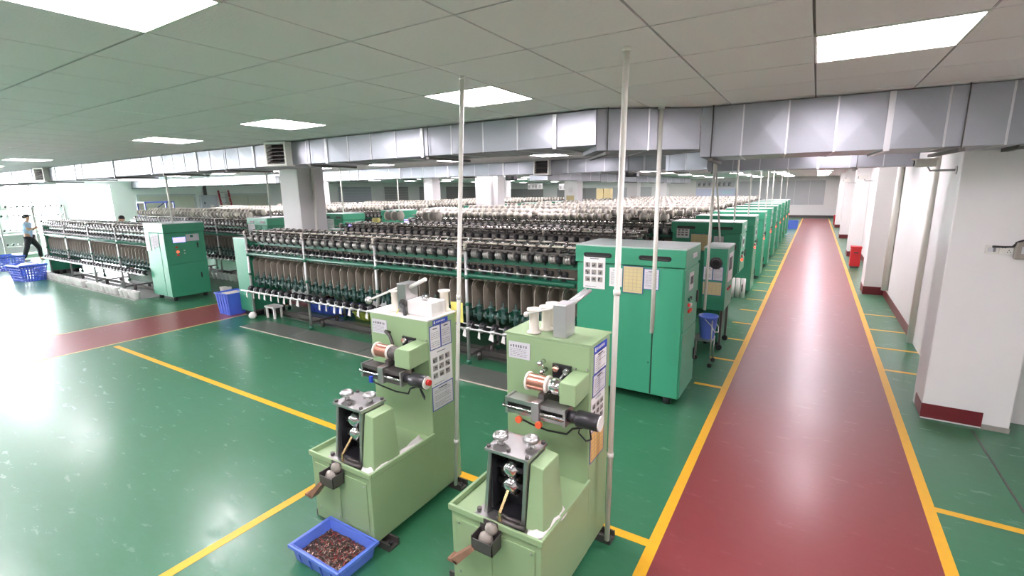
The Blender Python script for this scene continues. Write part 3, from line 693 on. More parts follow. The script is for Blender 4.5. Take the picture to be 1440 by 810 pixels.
for r in (.03, .055, .08): MB().lathe((-.14, -.012, 1.24), (0, -1, 0), [(0, r), (.004, r), (.004, r-.006), (0, r-.006)], 16, cap=False).build('grille_ring', M_DARK, fan)
bx((0, .12, .96), (.006, .5, 1.36)).build('control_face', M_LCD, t); bx((.006, .18, 1.12), (.01, .42, 1.3)).build('display', M_INKD, t)
for y, m in ((.2, M_REDB), (.3, M_BLACK), (.4, M_REDB)): MB().cyl((.0, y, .86), (.02, y, .86), .02, n=9).build('button', m, t)

# ------------------------------------------------------------------ spools on the tops of the rows
def spool_mb(r=.076, L=.15):
    m = MB(); m.lathe((-L/2, 0, 0), (1, 0, 0), [(0, .02), (.001, r), (.017, r), (.018, r*.78), (L-.018, r*.78), (L-.017, r), (L-.001, r), (L, .02)], 12)
    for k in range(len(m.m)):
        pass
    return m
sp_src = None
def put_spool(loc, rot, lab, grp, sc=1.0):
    global sp_src
    if sp_src is None:
        m = spool_mb(); n = 12
        for q in range(3*n, 4*n): m.m[q] = 1
        sp_src = m.build('yarn_spool', [M_SPOOL, M_YARN_SHADE], None); o = sp_src; o.location = loc
    else: o = inst(sp_src, None, loc)
    o.rotation_euler = rot; o.scale = (sc, sc, sc)
    return tag(o, lab, 'spool', grp)
restsp = MB(); tmp_sp = spool_mb()
def rest_spool(loc, rz):
    c, s_ = math.cos(rz), math.sin(rz)
    L, r = .15, .076; o0 = len(restsp.m)
    restsp.lathe((loc[0]-L/2*c, loc[1]-L/2*s_, loc[2]), (c, s_, 0), [(0, .02), (.001, r), (.017, r), (.018, r*.78), (L-.018, r*.78), (L-.017, r), (L-.001, r), (L, .02)], 9)
    for q in range(o0+27, o0+36): restsp.m[q] = 1
pegs = {}
def peg_row(root_loc, key, zs):
    """row of dark pegs that carry the spools: a part is joined per machine line"""
rs = random.Random(11)
count = 0
def carrier(k, bank, x0, y0):
    t = MACH[(bank, k)]
    if 'rack' in pegs:
        for ch in pegs['rack']: inst(ch, t)
        return t
    m = MB()
    for y, z in ((.16, .16), (.52, .20)):
        m.cyl((-6.45, y, z-.02), (-.05, y, z-.02), .012, n=6)
        for q in range(5): m.box((-6.4+q*1.55, y-.012, .03), (-6.38+q*1.55, y+.012, z))
    a_ = m.build('peg_rail', M_DARK, t, loc=(0, 0, 1.5)); p = MB()
    for y, z in ((.16, .16), (.52, .20)):
        for i in range(NPOS): p.cyl((posx(i)-.08, y, z+.02), (posx(i)+.09, y, z+.02), .014, n=5)
    pegs['rack'] = [a_, p.build('pegs', M_DARK, t, loc=(0, 0, 1.5), kind='stuff')]; return t
for bank, x0, y00, pit, rows in (('right', RX, RY, RP, range(2, 11)), ('left', LX, LY, LP, range(1, 10))):
    for k in rows:
        y0 = y00+pit*k; carrier(k, bank, x0, y0)
        for ln, (dy, dz) in enumerate(((.16, 1.715), (.52, 1.775))):
            for i in range(NPOS):
                if rs.random() < .06: continue
                loc = (x0+posx(i)+rs.uniform(-.012, .012), y0+dy+rs.uniform(-.01, .01), dz+rs.uniform(-.008, .008)); rz = rs.uniform(-.18, .12)
                if bank == 'left': rz += .1
                if count < 300 and ((bank == 'right' and k in (2, 3)) or (bank == 'left' and k in (1, 2)) or (bank == 'right' and k == 4 and ln == 0)):
                    side = 'front' if ln == 0 else 'back'
                    put_spool(loc, (0, 0, rz), 'cream yarn spool, %s from the cabinet, %s line of the %s row, %s bank' % (nth(i+1), side, ORD[k], bank), 'spools, %s line, %s row, %s bank' % (side, ORD[k], bank), 1.0 if bank == 'right' else 1.2); count += 1
                else: rest_spool(loc, rz)
o = restsp.build('yarn_spools', [M_SPOOL, M_YARN_SHADE], None); tag(o, 'rows of small cream yarn spools on the tops of the far machine rows', 'spools', None, 'stuff')
for x, lab in ((-7.42, 'leftmost'), (-7.24, 'second from the left'), (-6.40, 'third from the left'), (-6.23, 'rightmost')):
    put_spool((x, 7.2, 1.78), (0, 0, .12), 'big cream spool on the bare second row, %s of four' % lab, 'big spools on the second row', 1.35)
tag(MB().lathe((0, 0, 0), (1, 0, 0), [(0, .02), (.004, .05), (.16, .05), (.165, .02)], 14).build('yarn_package', mat('yarn_yellow', (226, 218, 140), .7), None, loc=(-7.95, 7.2, 1.68)), 'small pale yellow yarn package lying on the bare second row', 'yarn')
# ------------------------------------------------------------------ printed sheets
def sheet(name, lab, cat, loc, face, w, h, style, base=M_PAPER, border=None, group=None):
    """flat sheet, face '-y' or '+x'; loc is the lower left corner as seen from the front"""
    mats = [base, M_INK, M_INKD, border or base, M_HDR, M_WHITE, M_GREYLT]
    m = MB()
    def rect(u0, v0, u1, v1, n, mi, n0=0.0):
        if face == '-y': m.box((u0, -n, v0), (u1, -n0, v1), mi)
        else: m.box((n0, u0, v0), (n, u1, v1), mi)
    e = .005 if border else 0
    if border:
        rect(0, 0, w, e, .003, 3); rect(0, h-e, w, h, .003, 3); rect(0, e, e, h-e, .003, 3); rect(w-e, e, w, h-e, .003, 3)
    rect(e, e, w-e, h-e, .0022, 0)
    r = random.Random(int((loc[0]*91+loc[2]*57)*100) % 9973)
    if style == 'text':
        n = max(5, int(h/.016)); mw = w*.12
        for k in range(n):
            v = h-h*.1-(k+.5)*(h*.8)/n
            if k == 0: rect(w*.3, v-.003, w*.7, v+.004, .0028, 2, .002); continue
            if r.random() < .12: continue
            u = mw
            while u < w-mw:
                L = r.uniform(.01, .05)
                rect(u, v-.0016, min(u+L, w-mw), v+.0016, .0027, 1, .002); u += L+.006
                if r.random() < .12: break
    elif style == 'table':
        for k in range(7): v = h*.1+k*h*.8/6; rect(w*.1, v-.0008, w*.9, v+.0008, .0027, 1, .002)
        for k in range(5): u = w*.1+k*w*.8/4; rect(u-.0008, h*.1, u+.0008, h*.9, .0027, 1, .002)
    elif style == 'photos':
        rect(w*.3, h*.9, w*.7, h*.925, .0027, 1, .002)
        for j in range(3):
            for i in range(3):
                u = w*(.09+.29*i); v = h*(.64-.215*j); a = w*.22; b = h*.15
                rect(u, v, u+a, v+b, .0027, 6, .002)
                for q in range(5):
                    uu = u+r.uniform(0, a*.6); vv = v+r.uniform(0, b*.5); rect(uu, vv, uu+r.uniform(.15, .4)*a, vv+r.uniform(.2, .5)*b, .0030+q*.0001, r.choice((1, 2, 2)), .0027)
        rect(w*.1, h*.05, w*.6, h*.065, .0027, 1, .002)
    elif style == 'header':
        rect(w*.05, h*.2, w*.15, h*.8, .0028, 5, .002)
        for k in range(6): rect(w*(.22+k*.1), h*.3, w*(.28+k*.1), h*.7, .0028, 5, .002)
    return tag(m.build(name, mats, None, loc=loc), lab, cat, group)
yc = 4.856-.0
sheet('photo_sheet', 'white sheet of nine small photos taped at the left of the big green cabinet', 'paper', (-2.10, yc-.005, 1.19), '-y', .25, .36, 'photos')
sheet('notice_sheet', 'small white notice left of the tan one on the big green cabinet', 'paper', (-1.80, yc-.005, 1.235), '-y', .14, .20, 'text')
sheet('notice_sheet', 'tan printed notice in the middle of the big green cabinet doors', 'paper', (-1.652, yc-.005, 1.18), '-y', .215, .285, 'table', M_PAPERY, M_FRAMEB)
sheet('notice_sheet', 'pale lavender notice right of the tan one on the big green cabinet', 'paper', (-1.43, yc-.005, 1.235), '-y', .155, .215, 'text', M_PAPERG, M_FRAMEB)
sheet('notice_sheet', 'left of two white papers on the small control box', 'paper', (-1.235, 6.998, 1.0), '-y', .12, .19, 'text', M_PAPER, M_FRAMEB)
sheet('notice_sheet', 'right of two white papers on the small control box', 'paper', (-1.11, 6.998, 1.0), '-y', .13, .19, 'text', M_PAPERG, M_FRAMEB)
sheet('notice_sheet', 'tan paper under the white papers on the small control box', 'paper', (-1.235, 6.998, .79), '-y', .25, .19, 'table', M_PAPERY, M_FRAMEB)
sheet('photo_sheet', 'small white photo sheet on the overhang cabinet behind the control box', 'paper', (-2.1, RY+RP*2-.001, 1.37), '-y', .22, .2, 'photos')
sheet('notice_sheet', 'tan notice on the cabinet behind the small control box', 'paper', (-1.85, RY+RP*2-.001, 1.15), '-y', .36, .3, 'table', M_PAPERY, M_FRAMEB)
sheet('notice_sheet', 'grey notice beside the tan one on the cabinet behind the control box', 'paper', (-1.46, RY+RP*2-.001, 1.2), '-y', .16, .22, 'text', M_PAPERG)
for k, (x, w, z, h, s) in enumerate(((-12.43, .20, 1.06, .42, 'text'), (-12.17, .13, 1.10, .30, 'text'), (-12.03, .11, 1.16, .26, 'text'), (-11.91, .10, 1.18, .25, 'text'))):
    sheet('notice_sheet', ['long white paper hanging at the left edge of the left front cabinet', 'grey paper second on the left front cabinet side', 'grey paper third on the left front cabinet side', 'narrow grey paper nearest the door joint of the left front cabinet'][k], 'paper', (x, LY-.001, z), '-y', w, h, s, M_PAPER if k == 0 else M_PAPERG)
sheet('notice_sheet', 'white papers on the second cabinet of the left bank, by the broad column', 'paper', (-12.40, LY+LP-.001, 1.15), '-y', .3, .36, 'text')
sheet('notice_sheet', 'white papers on the third cabinet of the left bank', 'paper', (-12.40, LY+LP*2-.001, 1.15), '-y', .45, .36, 'text')

# ------------------------------------------------------------------ light green butt machines in front
def light_machine(loc, lab, variant):
    t = thing('pressing_machine', lab, 'machine', loc)
    G = M_LGREEN
    # tank, open tray on top
    b = MB(); b.box((-.57, 0, .05), (0, .60, .515)); b.build('tank', G, t, bevel=.006)
    r = MB(); r.box((-.585, -.012, .512), (.012, .004, .548)); r.box((-.585, .004, .512), (-.566, .60, .548)); r.box((-.004, .004, .512), (.012, .60, .548)); r.build('tray_rim', G, t, bevel=.004)
    for x0, x1 in ((-.535, -.30), (-.27, -.035)):
        p = bx((x0, -.006, .12), (x1, 0, .47)).build('door_panel', G, t, bevel=.002)
        for x in (x0+.02, x1-.02):
            for z in (.14, .45): MB().cyl((x, -.006, z), (x, -.011, z), .006, n=7).build('screw', M_STEEL, p)
    tw = bx((-.57, .59, .05), (0, .90, 1.38)).build('tower', G, t, bevel=.01)
    bx((-.575, .585, 1.38), (.005, .905, 1.39)).build('top_plate', G if variant == 2 else M_CARTON_SHEEN, t)  # left machine: white paints the reflection on its green top
    for y in (.04, .78): MB().box((-.64, y, 0), (.08, y+.09, .012)).box((-.64, y, .012), (.08, y+.012, .05)).box((-.64, y+.078, .012), (.08, y+.09, .05)).build('skid', M_DARK, t)
    for x in (-.61, .05):
        for y in (.085, .825): MB().cyl((x, y, .012), (x, y, .04), .014, n=6).build('anchor_bolt', M_BLACK, t)
    # name plate with a row of marks
    npl = bx((-.545, .585, 1.23), (-.395, .59, 1.335)).build('name_plate', M_PAPERG, t)
    mk = MB()
    mk.prism([(-.535, 1.304), (-.522, 1.304), (-.5285, 1.316)], 'y', .5835, .585)
    rr = random.Random(5)
    for k in range(6):
        x = -.515+k*.018
        mk.box((x, .5835, 1.304), (x+.010, .585, 1.307)); mk.box((x, .5835, 1.312), (x+.010, .585, 1.315)); mk.box((x+rr.uniform(0, .007), .5835, 1.300), (x+.003+rr.uniform(0, .006), .585, 1.318))
    mk.build('plate_title', M_INKD, npl); ml = MB()
    for k in range(5):
        x = -.535
        while x < -.42: L = rr.uniform(.008, .025); ml.box((x, .5838, 1.288-k*.011), (x+L, .585, 1.2905-k*.011)); x += L+.006
    ml.build('plate_lines', M_INK, npl)
    # winding head: cover, hub, copper spool
    x0 = -.105
    if variant == 2: pts = [(x0, 1.09), (-.004, 1.09), (-.004, 1.215), (x0, 1.215)]
    else: pts = [(x0-.04, 1.09), (-.004, 1.09), (-.004, 1.225), (x0+.0, 1.225), (x0-.025, 1.215), (x0-.04, 1.19)]
    m = MB(); n = len(pts); f = [(p[0], .40, p[1]) for p in pts]; bk = [(p[0], .59, p[1]+.012) for p in pts]
    m.add(f+bk, [tuple(range(n))[::-1], tuple(range(n, 2*n))]+[(k, (k+1) % n, (k+1) % n+n, k+n) for k in range(n)]); cv = m.build('head_cover', G, t, bevel=.006)
    for x, z in ((-.09, 1.235), (-.02, 1.24)): MB().cyl((x, .59, z), (x, .578, z), .006, n=7).build('screw', M_STEEL, cv)
    hx = x0-(.04 if variant == 1 else 0)
    MB().lathe((hx, .47, 1.155), (-1, 0, 0), [(0, .046), (.03, .046), (.034, .05), (.075, .05), (.08, .044), (.095, .044)], 18).build('hub', M_DARK if variant == 1 else M_CHROME, t)
    spn = MB(); spn.lathe((hx-.095, .47, 1.155), (-1, 0, 0), [(0, .02), (.001, .055), (.012, .055), (.013, .045)], 20, m=1); spn.lathe((hx-.108, .47, 1.155), (-1, 0, 0), [(0, .047), (.115, .047)], 20, m=0, cap=False)
    spn.lathe((hx-.223, .47, 1.155), (-1, 0, 0), [(0, .046), (.001, .055), (.012, .055), (.013, .025), (.016, .02)], 20, m=1)
    sp_ = spn.build('wire_spool', [M_COPPER, M_SPOOL], t); 
    MB().cyl((hx-.22, .47, 1.155), (hx-.25, .47, 1.155), .018, n=10).build('spindle_nut', M_DARK, t)
    # black plate with two pulleys, guide pins
    pb = bx((-.235, .575, 1.15), (-.115, .589, 1.245)).build('pulley_plate', M_BLACK, t)
    for x, z in ((-.205, 1.222), (-.14, 1.215)): MB().lathe((x, .575, z), (0, -1, 0), [(0, .018), (.008, .018), (.011, .012), (.016, .012), (.018, .018), (.024, .018)], 12).build('pulley', M_CHROME, pb)
    MB().cyl((-.14, .565, 1.215), (-.19, .5, 1.14), .006, n=6).build('swing_arm', M_STEEL, t)
    if variant == 2:
        for (x, z), (x2, z2) in (((-.30, 1.245), (-.275, 1.215)), ((-.285, 1.195), (-.27, 1.16))): MB().cyl((x, .59, z), (x, .54, z), .014, n=9).ball((x, .535, z), .017, 8).cyl((x, .55, z), (x2, .55, z2), .005, n=5).build('guide_pin', M_CHROME, t)
    else:
        MB().tube([(-.37, .59, 1.25), (-.37, .55, 1.27), (-.35, .53, 1.275), (-.31, .53, 1.25), (-.29, .53, 1.2), (-.285, .53, 1.16)], .012).build('curved_guide', M_DARK, t)
    # traverse unit
    tr = thing('traverse_unit', None, None); tr.parent = t; tr.location = (0, 0, 0)
    for zz, hh in ((.985, .02), (1.05, .025)): bx((-.425, .36, zz), (-.05, .45, zz+hh)).build('rail_bar', M_STEEL if variant == 2 else M_DARK, tr)
    bx((-.43, .355, .98), (-.415, .455, 1.08)).build('end_plate', M_STEEL, tr); bx((-.06, .355, .98), (-.045, .455, 1.08)).build('end_plate', M_STEEL, tr)
    MB().cyl((-.46, .405, 1.03), (-.05, .405, 1.03), .016, n=10).build('traverse_screw', M_DARK, tr)
    MB().cyl((-.45, .365, 1.02), (-.05, .365, 1.02), .012, n=8).build('guide_rod', M_CHROME, tr)
    bx((-.25, .34, .975), (-.20, .46, 1.09)).build('carriage', M_STEEL, tr, bevel=.004); bx((-.235, .40, 1.08), (-.20, .46, 1.12)).build('wire_guide', M_DARK, tr)
    MB().cyl((-.045, .405, 1.03), (.015, .405, 1.03), .034, n=12).lathe((.0, .405, 1.03), (1, 0, 0), [(0, .035), (.01, .046), (.13, .046), (.135, .042)], 16).build('motor', M_BLACK, tr)
    MB().cyl((.135, .405, 1.03), (.142, .405, 1.03), .042, n=16).build('motor_cap', M_WHITE, tr)
    if variant == 1: MB().cyl((.142, .405, 1.035), (.165, .405, 1.035), .02, n=10).build('cap_button', M_REDB, tr)
    bx((-.30, .45, .99), (-.15, .59, 1.04)).build('wall_bracket', M_DARK, tr)
    if variant == 2:
        for x in (-.33, -.20): MB().cyl((x, .35, .965), (x, .33, .965), .02, n=12).build('orange_knob', M_ORANGE, tr)
    else:
        MB().box((-.345, .345, .955), (-.32, .36, 1.0)).build('blue_ribbon', M_HDR, tr)
    MB().tube([(-.32, .36, .96), (-.29, .42, .91), (-.2, .45, .88), (-.08, .45, .89), (-.03, .42, .95), (.05, .41, .985)], .006).build('cable', M_RUBBER, t)
    MB().tube([(.08, .40, .99), (.07, .45, .9), (.02, .5, .85), (-.05, .55, .86), (-.02, .5, .93), (.05, .42, .985)], .005).build('cable', M_RUBBER, t)
    # rolling head
    rh = thing('rolling_head', None, None); rh.parent = t; rh.location = (-.012, 0, 0)
    bx((-.415, .02, .515), (-.0, .30, .532)).build('base_plate', M_STEEL, rh, bevel=.003)
    for xb, xt in ((-.36, -.335), (-.125, -.115)):
        m = MB(); w = .022; m.hexa([(xb-w/2, .05, .532), (xb+w/2, .05, .532), (xb+w/2, .28, .532), (xb-w/2, .28, .532), (xt-w/2, .07, .90), (xt+w/2, .07, .90), (xt+w/2, .26, .90), (xt-w/2, .26, .90)]); m.build('side_cheek', M_STEEL, rh, bevel=.003)
    bx((-.36, .055, .90), (-.095, .27, .918)).build('head_plate', M_STEEL, rh, bevel=.003)
    MB().box((-.348, .19, .54), (-.125, .205, .90)).box((-.337, .075, .56), (-.325, .19, .88)).box((-.135, .075, .56), (-.127, .19, .88)).box((-.34, .08, .535), (-.13, .19, .545)).build('shade_lining', M_BLACK, rh)  # black back plate, with inner lining that stands in for interior shade
    for z in (.80, .705): MB().lathe((-.335, .13, z), (1, 0, 0), [(0, .02), (.06, .02), (.065, .05), (.135, .05), (.14, .02), (.2, .02)], 18).build('press_roll', M_CHROME, rh)
    for z in (.80, .705): MB().box((-.275, .12, z-.06), (-.195, .17, z-.048)).build('roll_bearing', M_DARK, rh)
    for x, y in ((-.305, .13), (-.145, .18)):
        kb = MB(); kb.cyl((x, y, .918), (x, y, .95), .018, n=10); kb.lathe((x, y, .95), (0, 0, 1), [(0, .02), (.004, .042), (.02, .044), (.03, .036), (.032, .02), (.026, .014), (.026, .002)], 16); kb.build('adjusting_knob', M_STEEL, rh)
    for x, y in ((-.345, .075), (-.11, .075), (-.345, .25), (-.11, .25), (-.23, .09)): MB().cyl((x, y, .918), (x, y, .932), .012, n=6).build('hex_bolt', M_DARK, rh)
    m = MB(); m.hexa([(-.105, .045, .532), (0, .045, .532), (0, .275, .532), (-.105, .275, .532), (-.10, .09, .885), (-.025, .09, .875), (-.025, .265, .875), (-.10, .265, .885)]); m.build('gear_cover', G, rh, bevel=.006)
    MB().hexa([(-.24, -.0, .60), (-.225, -.0, .60), (-.225, .1, .70), (-.24, .1, .70), (-.24, -.0, .612), (-.225, -.0, .612), (-.225, .1, .712), (-.24, .1, .712)]).box((-.24, -.004, .56), (-.225, .004, .612)).build('wire_tongue', M_BRASS, rh)
    MB().cyl((-.40, .05, .532), (-.40, .05, .55), .014, n=6).build('hex_bolt', M_DARK, rh)
    MB().tube([(-.27, .03, .55), (-.22, .01, .56), (-.15, .02, .55), (-.10, .03, .545)], .014).tube([(-.25, .06, .55), (-.2, .03, .57), (-.14, .05, .555)], .01).build('hose', M_DARK, rh)
    # scrap tray hung on the front
    tr2 = MB(); a = (-.36, -.10); w_ = .13; d_ = .085; z0, z1 = .42, .50
    tr2.box((a[0], a[1], z0), (a[0]+w_, a[1]+d_, z0+.004)); tr2.box((a[0], a[1], z0), (a[0]+.004, a[1]+d_, z1)); tr2.box((a[0]+w_-.004, a[1], z0), (a[0]+w_, a[1]+d_, z1)); tr2.box((a[0], a[1], z0), (a[0]+w_, a[1]+.004, z1-.015)); tr2.box((a[0], a[1]+d_-.004, z0), (a[0]+w_, a[1]+d_, z1+.02))
    tr2.box((a[0]+.02, -.016, z1), (a[0]+w_-.02, -.01, .55)); tb = tr2.build('scrap_tray', M_DARK, t)
    MB().ball((-.30, -.055, .47), .045, 8, sc=(1, .8, .9)).ball((-.28, -.03, .52), .04, 8, sc=(1, .7, .9)).build('scrap_wad', M_GREYLT, tb)
    MB().hexa([(-.50, -.11, .30), (-.46, -.11, .28), (-.46, -.05, .28), (-.50, -.05, .30), (-.36, -.11, .432), (-.34, -.11, .42), (-.34, -.05, .42), (-.36, -.05, .432)]).box((-.52, -.11, .285), (-.46, -.05, .30)).build('chute', M_RUST, t)
    return t
M2 = (-1.0, 1.84, 0); M1 = (-2.18, 1.80, 0)
light_machine(M2, 'light green wire pressing machine nearest the camera, three white spools on top', 2)
light_machine(M1, 'light green wire pressing machine further left, white carton on top', 1)
def rag(loc, pts, lab):
    r = random.Random(9); m = MB(); nx, ny = 14, 6; L = pts
    vs = []; fs = []
    for i in range(nx+1):
        t_ = i/nx; k = t_*(len(L)-1); a = int(min(k, len(L)-2)); p = Vector(L[a]).lerp(Vector(L[a+1]), k-a); d = (Vector(L[a+1])-Vector(L[a])).normalized(); nrm = Vector((-d.y, d.x, 0))
        for j in range(ny+1):
            u = (j/ny-.5)*(.05+.02*math.sin(t_*9)); vs.append(p+nrm*u+Vector((0, 0, .012*math.cos((j/ny-.5)*PI)*(1.2+math.sin(t_*17+j))+r.uniform(0, .005))))
    for i in range(nx):
        for j in range(ny): q = i*(ny+1)+j; fs.append((q, q+1, q+ny+2, q+ny+1))
    o = len(vs); vs += [Vector((v.x, v.y, -.001)) for v in vs[:]]
    per = [j for j in range(ny+1)]+[i*(ny+1)+ny for i in range(1, nx+1)]+[nx*(ny+1)+j for j in range(ny-1, -1, -1)]+[i*(ny+1) for i in range(nx-1, 0, -1)]
    for k in range(len(per)): a, b = per[k], per[(k+1) % len(per)]; fs.append((a, b, b+o, a+o))
    m.add(vs, fs, 0, True); return tag(m.build('rag', M_RAG, None, loc=loc), lab, 'rag')
rag((M1[0], M1[1], .535), [(-.09, .03, 0), (-.03, .04, 0), (-.02, .2, 0), (-.02, .38, 0), (-.05, .5, 0)], 'crumpled white rag along the tray of the left light green machine')
rag((M2[0], M2[1], .535), [(-.09, .03, 0), (-.025, .04, 0), (-.02, .15, 0), (-.018, .28, 0)], 'white rag along the tray of the nearest light green machine')
def bobbin(x, y, z, lab, g=None, r=.03, fl=.045, h=.155):
    o = MB().lathe((0, 0, 0), (0, 0, 1), [(0, fl*.9), (.002, fl), (.01, fl), (.02, r), (h-.02, r), (h-.01, fl), (h-.001, fl), (h, fl*.5), (h-.02, r*.4)], 18).build('bobbin', M_SPOOL, None, loc=(x, y, z)); return tag(o, lab, 'bobbin', g)
bobbin(-1.40, 2.49, 1.39, 'empty white bobbin, front one of three on the nearest light green machine')
bobbin(-1.365, 2.585, 1.39, 'empty white bobbin, middle of three on the nearest light green machine')
bobbin(-1.37, 2.68, 1.39, 'empty white bobbin, rear one of three on the nearest light green machine')
bobbin(-2.575, 2.49, 1.39, 'empty white bobbin left of the grey housing on the left machine')
bobbin(-2.25, 2.66, 1.39, 'empty cream bobbin behind the white carton on the left machine')
for k, (mx, my, lab) in enumerate(((-1.26, 2.47, 'grey metal sensor housing on top of the nearest light green machine'), (-2.525, 2.46, 'grey metal sensor housing on top of the left light green machine'))):
    t = thing('sensor_housing', lab, 'housing', (mx, my, 1.39)); h = .20 if k == 0 else .215
    bx((0, 0, 0), (.085, .13, h)).build('housing_box', M_TUBE if k == 0 else M_STEEL, t, bevel=.004)
    if k == 0:
        MB().cyl((0, .05, h-.03), (-.16, -.03, .13), .007, n=7).ball((-.165, -.033, .125), .018, 8).build('lever_rod', M_WHITE, t)
        MB().cyl((.05, .13, h-.03), (.10, .32, h+.035), .013, n=9).cyl((.02, .13, h-.03), (.07, .32, h+.035), .013, n=8).build('rail_tube', M_TUBE, t)
    else:
        MB().cyl((0, .05, h-.03), (-.33, .03, .05), .008, n=7).build('lever_rod', M_WHITE, t); MB().ball((-.34, .03, .045), .03, 10).build('rod_knob', M_STEEL, t)
        MB().cyl((.085, .05, h-.03), (.23, .06, h+.04), .014, n=8).build('rail_tube', M_WHITE, t)
        MB().cyl((.06, -.012, .07), (.06, 0, .07), .035, n=12).build('cable_gland', M_DARK, t)
        MB().tube([(.06, -.02, .07), (.10, -.04, .06), (.12, -.05, -.02), (.12, -.05, -.1), (.11, -.06, -.15)], .012).build('thick_cable', M_RUBBER, t)
        MB().tube([(.03, -.02, .03), (-.01, -.05, -.05), (-.02, -.06, -.13)], .004).build('thin_wire', M_YNOTE, t)
t = thing('carton', 'white carton box with a chrome dish on the left light green machine', 'box', (-2.43, 2.44, 1.39)); bx((0, .02, 0), (.23, .17, .10)).build('carton_body', M_CARTON_SHEEN, t, bevel=.003)
tag(MB().lathe((0, 0, 0), (0, 0, 1), [(0, .012), (.004, .026), (.02, .034), (.024, .026), (.034, .024), (.036, .012), (.036, .001)], 16).build('metal_dish', M_CHROME, None, loc=(-2.31, 2.52, 1.49)), 'small chrome dish on the white carton', 'dish')
tag(bx((0, 0, 0), (.11, .004, .15)).build('yellow_card', M_YNOTE, None, loc=(-2.235, 2.712, 1.30)), 'yellow card leaning behind the pole on the left light green machine', 'card')
# sheets on the machines' right flanks
xa = M2[0]+.001
sheet('header_strip', 'blue printed header strip on the flank of the nearest light green machine', 'paper', (xa, 2.475, 1.325), '+x', .20, .04, 'header', M_HDR)
sheet('notice_sheet', 'upper white notice on the flank of the nearest light green machine', 'paper', (xa, 2.475, 1.195), '+x', .20, .128, 'text', M_PAPER, M_FRAMEB)
sheet('notice_sheet', 'lower white notice on the flank of the nearest light green machine', 'paper', (xa, 2.465, 1.06), '+x', .20, .132, 'text', M_PAPERG, M_FRAMEB)
sheet('photo_sheet', 'white sheet of nine photos on the flank of the nearest light green machine', 'paper', (xa, 2.445, .845), '+x', .21, .212, 'photos')
sheet('notice_sheet', 'orange tan notice under the photos on the nearest light green machine', 'paper', (xa, 2.44, .645), '+x', .215, .198, 'table', M_PAPERO, M_FRAMEB)
xa = M1[0]+.001
sheet('header_strip', 'blue printed header strip on the flank of the left light green machine', 'paper', (xa, 2.44, 1.34), '+x', .16, .032, 'header', M_HDR)
sheet('notice_sheet', 'left white notice on the flank of the left light green machine', 'paper', (xa, 2.40, 1.165), '+x', .115, .172, 'text', M_PAPER, M_FRAMEB)
sheet('notice_sheet', 'right white notice on the flank of the left light green machine', 'paper', (xa, 2.517, 1.165), '+x', .115, .172, 'text', M_PAPERG, M_FRAMEB)
sheet('photo_sheet', 'white sheet of nine photos on the flank of the left light green machine', 'paper', (xa, 2.40, .892), '+x', .23, .27, 'photos')
sheet('notice_sheet', 'white notice under the photos on the left light green machine', 'paper', (xa, 2.40, .71), '+x', .23, .18, 'text', M_PAPERG, M_FRAMEB)

# ------------------------------------------------------------------ poles
def pole(lab, a, b, r=.018, clips=(), bend=None):
    t = thing('conduit_pole', lab, 'pole', a); d = Vector(b)-Vector(a)
    m = MB(); m.cyl((0, 0, 0), d, r, n=12); m.build('pipe', M_PIPE, t)
    if b[2] > 2.9: MB().cyl(d-Vector((0, 0, .02)), d, r*1.5, n=10).build('ceiling_cup', M_WHITE, t)
    for c in clips: p = d*c; MB().cyl(p, p+Vector((0, 0, .03)), r*1.25, n=12).build('coupling', M_WHITE, t)
    return t
pole('tall white conduit pole beside the left light green machine', (-2.14, 2.57, .05), (-1.99, 2.62, H), .0145, (.12, .5))
pole('tall white conduit pole beside the nearest light green machine', (-.935, 2.60, .05), (-.905, 2.60, H), .0165, (.2, .55))
pole('white conduit pole hanging in front of the big green cabinet, cut off half way', (-1.26, 4.62, .85), (-1.255, 4.58, H), .021)
pole('thin white conduit pole beside the small control box', (-1.06, 6.25, .75), (-1.06, 6.3, H), .017)
pole('thin leaning white pole behind the small control box', (-1.16, 7.75, 1.46), (-1.36, 7.9, H), .014)
for k in range(2, 11):
    if k in (7, 9): continue
    pole('thin white pole rising from the %s green cabinet along the red aisle' % ORD[k], (-1.2, RY+RP*k+.35, 1.668), (-1.2, RY+RP*k+.35, H), .015)
for k in range(0, 4): pole('thin white pole rising from the %s cabinet of the left bank' % ORD[k], (-12.0, LY+LP*k+.4, 1.668), (-12.0, LY+LP*k+.4, H), .02)

